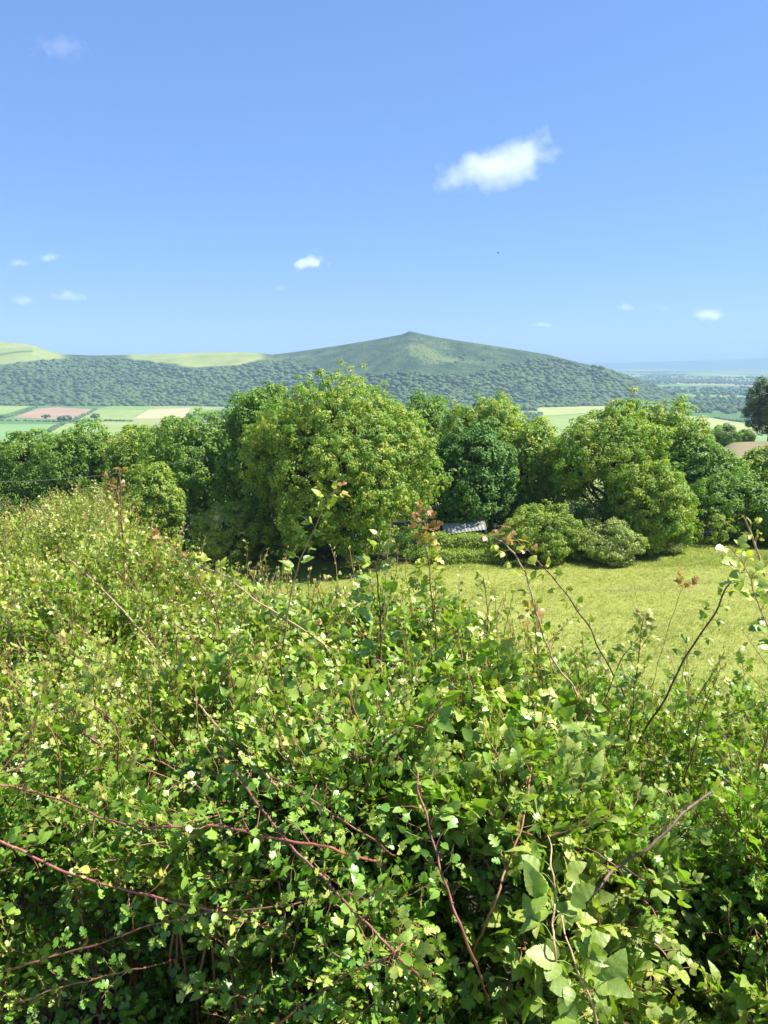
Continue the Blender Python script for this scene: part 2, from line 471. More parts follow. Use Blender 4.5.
MEADOW_STOPS = [(0.3, (0.192, 0.215, 0.043)), (0.55, (0.228, 0.248, 0.054)), (0.75, (0.262, 0.27, 0.068))]
def land():
    m_meadow = grass_mat('meadow_grass_material', MEADOW_STOPS, 0.22, 2.5, ((0.20, 0.165, 0.075), (0.03, 0.22, 0.2), 0.56, 0.72))
    ds = np.concatenate([np.linspace(-12, 3, 16), np.geomspace(3.2, 900, 150)])
    xs = np.concatenate([-np.geomspace(900, 1, 110), [0], np.geomspace(1, 900, 110)])
    X, Y = np.meshgrid(xs, ds, indexing='ij')
    Z = gz(X, Y)
    p = np.stack([X, Y, Z * 0], -1)
    Z = Z + sstep(3, 12, Y) * (0.10 * noise(p, 3.5, 3) + 0.18 * noise(p, 11, 4))
    o = grid_mesh('meadow', X, Y, Z, m_meadow); tag(o, kind='structure')

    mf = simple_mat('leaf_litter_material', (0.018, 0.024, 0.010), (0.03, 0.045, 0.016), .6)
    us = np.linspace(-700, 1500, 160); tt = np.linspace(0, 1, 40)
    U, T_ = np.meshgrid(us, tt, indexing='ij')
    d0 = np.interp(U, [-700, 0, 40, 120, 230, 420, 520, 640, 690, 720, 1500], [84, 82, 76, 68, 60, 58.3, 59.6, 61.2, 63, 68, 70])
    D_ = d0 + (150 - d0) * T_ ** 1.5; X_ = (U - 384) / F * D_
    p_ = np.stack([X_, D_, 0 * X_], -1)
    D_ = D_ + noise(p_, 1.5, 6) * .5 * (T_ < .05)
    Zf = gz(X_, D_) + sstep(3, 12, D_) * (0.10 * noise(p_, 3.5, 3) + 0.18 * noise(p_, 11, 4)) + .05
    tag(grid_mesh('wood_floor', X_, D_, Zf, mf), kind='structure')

    # bare shaded earth of the bank the hedge grows on
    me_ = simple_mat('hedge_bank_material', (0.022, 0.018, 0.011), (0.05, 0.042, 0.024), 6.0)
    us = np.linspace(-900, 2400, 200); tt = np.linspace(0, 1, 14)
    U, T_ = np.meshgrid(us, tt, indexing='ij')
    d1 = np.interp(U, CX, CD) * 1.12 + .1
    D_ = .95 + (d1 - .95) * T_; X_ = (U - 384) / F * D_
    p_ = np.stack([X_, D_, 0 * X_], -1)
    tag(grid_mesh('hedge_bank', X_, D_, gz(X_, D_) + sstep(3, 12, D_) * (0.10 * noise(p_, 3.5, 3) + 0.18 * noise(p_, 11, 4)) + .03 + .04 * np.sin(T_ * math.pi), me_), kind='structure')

    # valley floor and far plain: a patchwork of fields, one sheet to the horizon
    m, nt = new_mat('plain_material')
    geo = N(nt, 'ShaderNodeNewGeometry').outputs['Position']
    mp = N(nt, 'ShaderNodeMapping'); mp.inputs['Scale'].default_value = (0.0042, 0.0028, 0.0); mp.inputs['Rotation'].default_value = (0, 0, 0.35)
    nt.links.new(geo, mp.inputs['Vector'])
    wob = N(nt, 'ShaderNodeTexNoise'); wob.inputs['Scale'].default_value = 1.2; nt.links.new(mp.outputs[0], wob.inputs['Vector'])
    vor = N(nt, 'ShaderNodeTexVoronoi'); vor.inputs['Scale'].default_value = 1.0; vor.inputs['Randomness'].default_value = 0.8
    nt.links.new(mixc(nt, 0.12, mp.outputs[0], wob.outputs['Color']), vor.inputs['Vector'])
    sp = N(nt, 'ShaderNodeSeparateColor'); nt.links.new(vor.outputs['Color'], sp.inputs[0])
    r = N(nt, 'ShaderNodeValToRGB'); r.color_ramp.interpolation = 'CONSTANT'
    stops = [(0, (.06, .13, .035)), (.2, (.16, .24, .06)), (.42, (.10, .18, .05)), (.6, (.24, .26, .09)), (.72, (.075, .15, .04)), (.85, (.28, .24, .13)), (.93, (.14, .22, .06))]
    e = r.color_ramp.elements; e[0].position = 0; e[0].color = rgba(stops[0][1]); e[1].position = stops[1][0]; e[1].color = rgba(stops[1][1])
    for q, c in stops[2:]:
        k = e.new(q); k.color = rgba(c)
    nt.links.new(sp.outputs[0], r.inputs['Fac'])
    big = noise_node(nt, 0.0011, 3)
    wood = ramp(nt, big, [(0.57, (0, 0, 0)), (0.62, (1, 1, 1))])
    col = mixc(nt, wood, r.outputs['Color'], (0.035, 0.07, 0.03))
    fine = noise_node(nt, 0.03, 4)
    col = mixc(nt, math_(nt, 'MULTIPLY', fine, 0.3), col, (0.06, 0.11, 0.03))
    pr = N(nt, 'ShaderNodeBsdfPrincipled'); pr.inputs['Roughness'].default_value = 0.9; pr.inputs['Specular IOR Level'].default_value = 0.1
    nt.links.new(col, pr.inputs['Base Color'])
    out = N(nt, 'ShaderNodeOutputMaterial'); nt.links.new(pr.outputs[0], out.inputs['Surface'])
    pxs = np.linspace(-1300, 2100, 160)
    ds = np.geomspace(420, 13800, 140)
    def zf(x, y):
        p = np.stack([x, y, 0 * x], -1)
        return EYE[2] + VALLEY + (5 * noise(p, 700, 11) + 9 * noise(p, 2200, 12)) * sstep(2600, 4500, y)
    x, y, z = polar_grid(pxs, ds, zf)
    tag(grid_mesh('valley_floor', x, y, z, m), kind='structure')

    # low far ridge closing the plain
    mfar = simple_mat('far_ridge_material', (0.012, 0.026, 0.012), (0.03, 0.05, 0.02), 0.002)
    pxs = np.linspace(-1300, 2100, 200); t = np.linspace(0, 1, 16)
    top = np.interp(pxs, [-1300, 300, 560, 620, 680, 730, 768, 900, 1200, 2100], [363, 363.5, 363.2, 362.3, 360.6, 359.2, 357.6, 355.5, 357, 361])
    top = top + 0.35 * noise(np.stack([pxs, 0 * pxs, 0 * pxs], -1), 30, 5)
    zt = -(top - 362) / F * 13500
    D = np.repeat(np.linspace(11800, 13500, 12)[None], len(pxs), 0)
    D = np.concatenate([D, np.full((len(pxs), 1), 13790.0)], 1)
    tt = np.linspace(0, 1, 12) ** 1.2
    Z = VALLEY - 12 + (zt[:, None] - VALLEY + 12) * tt[None]
    Z = np.concatenate([Z, np.full((len(pxs), 1), VALLEY - 20)], 1) + EYE[2]
    X = (pxs[:, None] - 384) / F * D
    tag(grid_mesh('far_hills', X, D, Z, mfar), kind='structure')

# ---- the hill
RIDGE_X = [-700, -300, -60, 0, 23, 39, 52, 70, 100, 135, 175, 200, 235, 262, 275, 299, 338, 362, 380, 397, 409, 424, 437, 466, 495, 523, 545, 566, 581, 600, 624, 645, 664, 690]
RIDGE_Y = [352, 340, 341, 342, 343.5, 345.5, 350, 354.6, 355.8, 355, 354, 353.3, 352.6, 353.2, 355, 352, 346.5, 342.6, 339.6, 336.4, 334.4, 335.8, 338.4, 342.8, 347, 351.3, 355, 360.2, 363.8, 368.2, 374.5, 382, 389.5, 400]
def hill_point(px, t):
    """t 0 foot .. 1 ridge .. 1.3 behind"""
    ry = np.interp(px, RIDGE_X, RIDGE_Y)
    ry = ry - np.interp(px, [400, 405, 407, 412, 424], [0, .6, 1.7, 1.6, 0]) * sstep(.93, .99, t)
    dr = np.interp(px, [-700, 0, 270, 410, 560, 690], [2900, 2800, 2720, 2420, 2350, 2250])
    db = np.interp(px, [-700, 0, 200, 420, 600, 690], [2050, 2020, 2010, 1800, 2020, 2200])
    zr = -(ry - 362) / F * dr
    d = db + (dr - db) * t
    prof = np.where(t < 1, np.sin(np.clip(t, 0, 1) * math.pi / 2) ** 1.25 * 0.72 + 0.28 * np.clip(t, 0, 1) ** 2.2, 1 - (t - 1) * 0.4)
    z = (VALLEY - 2) + (zr - VALLEY + 2) * prof
    x = (px - 384) / F * d
    p = np.stack([x, d, 0 * x], -1)
    amp = np.clip(t * 3, 0, 1) * np.clip(np.abs(1 - t) * 4, 0, 1)
    z = z + amp * (9 * noise(p, 260, 21) + 5 * noise(p, 90, 22) + 2.2 * noise(p, 38, 23))
    return np.stack([x, d, z + EYE[2]], -1)

def wood_cover(px, t, p):
    """> 0 where the hill carries closed wood; in units of about 100 m of slope"""
    n = noise(p, 160, 31) * .6 + noise(p, 60, 32) * .4
    _, py = proj(p)
    lim = np.interp(px, [-260, 0, 39, 68, 100, 130, 165, 200, 240, 262, 285, 310, 345, 380, 400, 430, 465, 490, 510, 540, 566, 600, 690],
                    [362, 366, 362, 359.5, 357.5, 360, 364, 368, 366.5, 361, 362, 366, 375, 374, 372, 374, 374, 369, 363, 359, 362.5, 369, 400])
    return (py - lim) * .02 + 0.05 * n

def hill():
    pxs = np.concatenate([np.linspace(-700, -20, 60), np.linspace(-16, 690, 420)]); ts = np.concatenate([np.linspace(0, 1, 110), [1.02, 1.08, 1.2, 1.5]])
    PX, T = np.meshgrid(pxs, ts, indexing='ij')
    p = hill_point(PX, T)
    cov0 = wood_cover(PX, T, p); cov = sstep(-0.03, 0.04, cov0)
    n = noise(p, 120, 41) * .5 + noise(p, 45, 42) * .5
    # pale pasture: summit field on the left, left hill top, faded patches on the heath
    _, PY = proj(p)
    gr = sstep(-.0, -.03, cov0) * (sstep(128, 140, PX) * (1 - sstep(258, 270, PX)) + (1 - sstep(60, 80, PX)))
    gr = gr * (1 - .75 * sstep(1.3, .5, np.abs(PY - np.interp(PX, [-60, 0, 26, 45], [357, 355.7, 351.8, 351]))) * (PX < 40))
    gr = gr + .32 * sstep(.15, .5, n + .35 - ((PX - 440) / 55) ** 2 * .5 - ((T - .72) / .22) ** 2 * .5)
    gr = gr + .35 * sstep(.0, .5, n + .2 - ((PX - 300) / 40) ** 2 * .4 - ((T - .85) / .12) ** 2 * .4)
    gr = np.clip(gr, 0, 1)
    m, nt = new_mat('hill_material')
    aw = N(nt, 'ShaderNodeAttribute', attribute_name='wood').outputs['Fac']; ag = N(nt, 'ShaderNodeAttribute', attribute_name='pasture').outputs['Fac']
    f = noise_node(nt, 0.02, 6)
    heath = ramp(nt, f, [(0.38, (0.018, 0.042, 0.015)), (0.5, (0.036, 0.066, 0.022)), (0.64, (0.068, 0.094, 0.034))])
    past = ramp(nt, noise_node(nt, 0.012, 5), [(0.3, (0.14, 0.20, 0.045)), (0.7, (0.25, 0.27, 0.085))])
    col = mixc(nt, ag, heath, past)
    col = mixc(nt, aw, col, mixc(nt, noise_node(nt, 0.04, 4), (0.035, 0.062, 0.022), (0.075, 0.105, 0.036)))
    pr = N(nt, 'ShaderNodeBsdfPrincipled'); pr.inputs['Roughness'].default_value = 0.9; pr.inputs['Specular IOR Level'].default_value = 0.1
    nt.links.new(col, pr.inputs['Base Color'])
    out = N(nt, 'ShaderNodeOutputMaterial'); nt.links.new(pr.outputs[0], out.inputs['Surface'])
    tag(grid_mesh('hill', p[..., 0], p[..., 1], p[..., 2], m, dict(wood=cov, pasture=gr)), kind='structure')

ICO = None
def ico():
    import bmesh
    bm = bmesh.new(); bmesh.ops.create_icosphere(bm, subdivisions=2, radius=1.0)
    V = np.array([v.co for v in bm.verts]); T = np.array([[v.index for v in f.verts] for f in bm.faces]); bm.free()
    return V, T

def crown_blobs(acc, pos, rad, squash=0.85, tone=None):
    """small far tree crowns: bumpy, rough outline"""
    V, T = ICO
    k = len(pos)
    vs = []
    for j in range(8):
        r = 1 + 0.28 * noise(V * 1.0 + j * 13.7, 0.55, 51) + rng.uniform(-.12, .12, len(V))
        vs.append(V * r[:, None] * [1, 1, squash])
    vi = rng.integers(0, 8, k)
    Vt = np.stack(vs)[vi]
    a = rng.uniform(0, 6.28, k); c, s = np.cos(a), np.sin(a)
    x = Vt[..., 0] * c[:, None] - Vt[..., 1] * s[:, None]; y = Vt[..., 0] * s[:, None] + Vt[..., 1] * c[:, None]
    out = np.stack([x, y, Vt[..., 2]], -1) * rad[:, None, None] + pos[:, None]
    n = len(V)
    acc.add(out.reshape(-1, 3), (T[None] + (np.arange(k) * n)[:, None, None]).reshape(-1, 3), rnd=np.repeat(rng.uniform(0, 1, k) if tone is None else np.clip(rng.uniform(-.18, .18, k) + tone, 0, 1), n), age=np.repeat(rng.uniform(0, .35, k), n))

def far_woods(mat):
    # wood on the hill
    a = Acc()
    k = 60000
    px = rng.uniform(-260, 690, k); t = rng.uniform(0, 1, k)
    p = hill_point(px, t)
    cov = wood_cover(px, t, p)
    area_w = np.interp(px, [-260, 690], [1, 1])
    keep = (rng.uniform(size=k) < np.clip(cov * 12 + .1, 0, 1) * 0.72 + (.003 + .035 * (noise(p, 70, 33) > .15) * (px > 440) * (t < .8)) * (t < .93) * ~((px < 275) & (cov < 0)))
    keep = keep & ((noise(p, 85, 38) + .5 * noise(p, 30, 39) < .52) | (rng.uniform(size=k) < .25))
    p = p[keep]
    r = (2.6 + 7.0 * rng.uniform(size=len(p)) ** 3) * np.where(cov[keep] < 0.02, rng.uniform(.3, .65, len(p)), 1)
    p[:, 2] += r * .55
    crown_blobs(a, p, r, squash=.62, tone=.45 + .6 * noise(p, 220, 34) + .45 * noise(p, 70, 36))
    k = 16000
    px = rng.uniform(60, 680, k); t = rng.uniform(.3, .97, k); p = hill_point(px, t)
    m_ = (wood_cover(px, t, p) < .02) & (rng.uniform(size=k) < .25 + .6 * sstep(-.1, .4, noise(p, 60, 35))) & (px > 285)
    p = p[m_]; r = rng.uniform(1.0, 2.6, len(p))
    crown_blobs(a, p, r, tone=np.full(len(p), .75))
    o = a.build('hillside_woodland', mat, smooth=True)
    tag(o, 'continuous dark green woodland covering the flanks of the distant hill', 'woodland', kind='stuff')
    # hedgerows and copses over the plain
    b = Acc(); pts = []
    for i in range(120):
        d0 = math.exp(rng.uniform(math.log(1150), math.log(9000)))
        px0 = rng.uniform(480, 1000) if rng.uniform() < .8 else rng.uniform(-200, 300)
        ang = rng.choice([0.1, 1.25, -.5]) + rng.normal() * .15
        ln = rng.uniform(120, 520) * (1 + d0 / 5000)
        n_ = int(ln / 11)
        s = np.linspace(-.5, .5, n_) * ln
        x = (px0 - 384) / F * d0 + s * math.cos(ang); y = d0 + s * math.sin(ang)
        g = rng.uniform(size=n_) < .8
        pts.append(np.stack([x, y], -1)[g] + rng.normal(size=(g.sum(), 2)) * 3)
    for i in range(34):
        d0 = math.exp(rng.uniform(math.log(1500), math.log(8000)))
        px0 = rng.uniform(540, 1000); n_ = int(rng.uniform(40, 160))
        x = (px0 - 384) / F * d0 + rng.normal(size=n_) * rng.uniform(60, 160) * (1 + d0 / 4000); y = d0 + rng.normal(size=n_) * rng.uniform(25, 60) * (1 + d0 / 4000)
        pts.append(np.stack([x, y], -1))
    q = np.concatenate(pts)
    pxq = 384 + F * q[:, 0] / q[:, 1]
    ok = (q[:, 1] > 1100) & ~((pxq > -80) & (pxq < 190) & (q[:, 1] < 2060)) & ~((pxq > 610) & (pxq < 745) & (q[:, 1] < 1700)) & ~((pxq > 540) & (pxq < 625) & (q[:, 1] < 2050)) & ~((pxq < 690) & (q[:, 1] > 1950) & (q[:, 1] < 2900))
    q = q[ok]
    pp = np.stack([q[:, 0], q[:, 1], 0 * q[:, 0]], -1)
    z = VALLEY + EYE[2] + (5 * noise(pp, 700, 11) + 9 * noise(pp, 2200, 12)) * sstep(2600, 4500, q[:, 1])
    r = rng.uniform(4.0, 8.0, len(q))
    crown_blobs(b, np.stack([q[:, 0], q[:, 1], z + r * .6], -1), r)
    o = b.build('plain_hedgerow_trees', mat, smooth=False)
    tag(o, 'dark hedgerows and copses dotted over the hazy far plain', 'trees', kind='stuff')

def valley_fields():
    """the cultivated fields on the valley floor, each a sheet on the ground"""
    def sheet(name, poly, z, mat):
        pts = []
        for px, py in poly:
            r = ray(px, py); t = (z - EYE[2]) / r[2]
            pts.append(EYE + r * t)
        pts = np.array(pts); n = len(pts)
        c = pts.mean(0)
        V = np.concatenate([pts, c[None]]); T = np.array([[i, (i + 1) % n, n] for i in range(n)])
        o = mesh(name, V, T, mat, smooth=False); tag(o, kind='structure'); return pts
    z0 = VALLEY + EYE[2] + 0.25
    g1 = simple_mat('young_crop_material', (0.15, 0.22, 0.045), (0.22, 0.27, 0.07), 0.02)
    g2 = simple_mat('ley_material', (0.12, 0.215, 0.055), (0.16, 0.25, 0.075), 0.01)
    br = simple_mat('ploughed_soil_material', (0.22, 0.145, 0.085), (0.32, 0.205, 0.125), 0.02)
    tn = simple_mat('hay_field_material', (0.30, 0.27, 0.13), (0.36, 0.32, 0.16), 0.02)
    yl = simple_mat('pasture_material', (0.22, 0.27, 0.07), (0.30, 0.30, 0.10), 0.015)
    sheet('green_field', [(-90, 402), (0, 402), (30, 406.5), (-4, 417), (-110, 418)], z0, g1)
    sheet('ploughed_field', [(13, 417.5), (38, 408.5), (58, 407), (94, 409.5), (74, 419.5)], z0, br)
    sheet('green_field', [(78, 419.5), (97, 410), (146, 410), (136, 415), (128, 420.5)], z0, g1)
    sheet('hay_field', [(132, 419), (149, 409.5), (190, 408), (186, 418)], z0, tn)
    sheet('green_field', [(-120, 424.5), (60, 424), (48, 431), (30, 450), (-140, 450)], z0, g2)
    sheet('green_field', [(53, 430.5), (66, 423.5), (150, 423), (150, 445), (34, 448)], z0, g1)
    # right of the wood: pasture at the foot of the hill and fields beyond the spur
    sheet('pasture_field', [(538, 409), (545, 404), (570, 401.5), (605, 402.5), (612, 407), (600, 412), (540, 416)], z0, yl)
    sheet('green_field', [(540, 417.5), (600, 413), (640, 416), (650, 440), (530, 440)], z0, g1)
    sheet('pasture_field', [(690, 416), (720, 419), (746, 424), (800, 428), (790, 432), (700, 433), (680, 424)], z0, yl)
    sheet('green_field', [(680, 426), (700, 434), (780, 433.5), (780, 446), (670, 446)], z0, g2)

    # the brown field on the near spur
    mb = simple_mat('dry_field_material', (0.145, 0.122, 0.056), (0.20, 0.165, 0.08), 0.25)
    xs = np.linspace(0.385, 0.9, 60); ys = np.linspace(150, 204, 30)
    U, Y = np.meshgrid(xs, ys, indexing='ij'); X = U * Y
    tag(grid_mesh('dry_field', X, Y, gz(X, Y) + .35 * sstep(.385, .40, U) - .05, mb), kind='structure')

# ------------------------------------------------------------------ trees
def tree_mesh(h, hw, hd=None, lobe=(.30, .48), base=0.15, seed=1, leaf=0.17, clump=0.85, nclump=240, per=150, top_flat=0.0, nlobe=16, flat_dir=None, cone=0.0, spread=0.3):
    """returns foliage arrays and wood arrays of one tree standing at the origin"""
    g = np.random.default_rng(seed)
    hd = hd or hw
    cz0 = h * base; ch = (h - cz0) / 2; cz = cz0 + ch
    # lobes over the crown
    nl = nlobe
    dirs = []
    for i in range(nl):
        z = 1 - 1.75 * (i + .5) / nl
        a = i * 2.39996 + g.uniform(-.35, .35)
        r = math.sqrt(max(0, 1 - z * z)); dirs.append((r * math.cos(a), r * math.sin(a), z))
    dirs = np.array(dirs)
    lr = g.uniform(*lobe, nl)
    def wid(zn): return 1 - cone * np.clip((zn + 1) / 2, 0, 1)
    lc = dirs * (1 - lr[:, None] * .92) * g.uniform(.80, 1.10, (nl, 1))
    # clumps on lobes
    li = g.integers(0, nl, nclump * 3)
    d = unit(g.normal(size=(nclump * 3, 3)))
    cpos = lc[li] + d * lr[li][:, None] * g.uniform(.72, 1.05, (nclump * 3, 1))
    far_ = g.uniform(size=len(cpos)) < .07; cpos = cpos * np.where(far_, g.uniform(1.0, 1.13, len(cpos)), 1)[:, None]
    rad = np.linalg.norm(cpos, axis=1)
    keep = np.where(rad > .48)[0][:nclump]
    cpos = cpos[keep]
    # keep well inside the unit ball outline with a rough edge
    out = unit(cpos)
    w = wid(cpos[:, 2])
    C = np.stack([cpos[:, 0] * hw * w, cpos[:, 1] * hd * w, cz + cpos[:, 2] * ch], -1)
    k = len(C)
    cr = clump * g.uniform(.65, 1.3, k)
    cage = np.clip(g.normal(.22, .16, k), 0, .7); crn = g.uniform(0, 1, k)
    cnt = (per * (cr / clump) ** 2).astype(int)
    ci = np.repeat(np.arange(k), cnt); n = len(ci)
    ld = unit(g.normal(size=(n, 3)) + out[ci] * .45)
    rr = g.uniform(.35, 1.0, n) ** .5
    pos = C[ci] + ld * (cr[ci] * rr)[:, None] * [1, 1, .8]
    # leaf normals: outwards and up, with scatter;  leaf axis: hanging outwards
    nrm = unit(ld * 1.1 + out[ci] * .5 + [0, 0, .5] + g.normal(size=(n, 3)) * .33)
    ax = unit(np.cross(nrm, g.normal(size=(n, 3))) + [0, 0, -.2])
    y = unit(np.cross(nrm, ax)); z = np.cross(ax, y)
    R = np.stack([ax, y, z], -1)
    S = leaf * g.uniform(.7, 1.35, n)
    V, T, _ = SIMPLE
    PV = np.einsum('kij,nj->kni', R, V) * S[:, None, None] + pos[:, None]
    FT = (T[None] + (np.arange(n) * 4)[:, None, None]).reshape(-1, 3)
    rnd = np.clip(crn[ci] * .5 + g.uniform(0, .5, n), 0, 1); age = np.clip(cage[ci] + g.normal(0, .1, n), 0, 1)
    fol = (PV.reshape(-1, 3), FT, dict(rnd=np.repeat(rnd, 4), age=np.repeat(age, 4)))
    # wood
    A = Acc()
    r0 = max(.05, .022 * h)
    th = cz + ch * .25
    tp = np.stack([np.sin(np.linspace(0, 3, 8) + seed) * .02 * h * np.linspace(0, 1, 8), np.cos(np.linspace(0, 2.5, 8) + seed) * .02 * h * np.linspace(0, 1, 8), np.linspace(-.3, th, 8)], -1)
    tp[0, :2] = tp[1, :2] * 0
    Vt, Tt, al = tube(tp, np.linspace(r0, r0 * .35, 8) * np.array([1.35] + [1] * 7), 8)
    trunk = (Vt, Tt)
    tips = []
    for j in range(nl):
        tgt = np.array([lc[j, 0] * hw * .9, lc[j, 1] * hd * .9, cz + lc[j, 2] * ch])
        s = np.clip((tgt[2] - cz0) / (th - cz0) * .55 + .05, .12, .85)
        st = np.array([np.interp(s * th, tp[:, 2], tp[:, q]) for q in range(3)])
        midp = (st + tgt) / 2 + [0, 0, -.03 * h] + g.normal(size=3) * .02 * h
        pth = smooth_path([st, midp, tgt], 8)
        Vb, Tb, _ = tube(pth, np.linspace(r0 * .5, r0 * .14, 8), 6); A.add(Vb, Tb)
        mine = np.where(li[keep] == j)[0]
        for q in mine[::max(3, len(mine) // 14)]:
            s0 = pth[g.integers(3, 7)]
            pth2 = smooth_path([s0, (s0 + C[q]) / 2 + g.normal(size=3) * .1, C[q]], 5)
            Vb, Tb, _ = tube(pth2, np.linspace(r0 * .16, r0 * .04, 5), 4); A.add(Vb, Tb)
    return fol, trunk, A.arrays()

BARK = None
def plant_tree(name, label, cat, px, ytop, ybase, d, hw_px, mat, group, seed, hd_scale=.9, **kw):
    x = (px - 384) / F * d
    zb = float(gz(x, d))
    ztop = float(P(px, ytop, d)[2]); h = ztop - zb
    hw = hw_px / F * d
    fol, trunk, limbs = tree_mesh(h, hw, hw * hd_scale, seed=seed, **kw)
    o = empty(name, (x, d, zb - .05)); tag(o, label, cat, group)
    off = np.array(o.location)
    mesh('crown', fol[0] + off, fol[1], mat, o, fol[2], smooth=False)
    mesh('trunk', trunk[0] + off, trunk[1], BARK, o)
    mesh('limbs', limbs[0] + off, limbs[1], BARK, o)
    return o

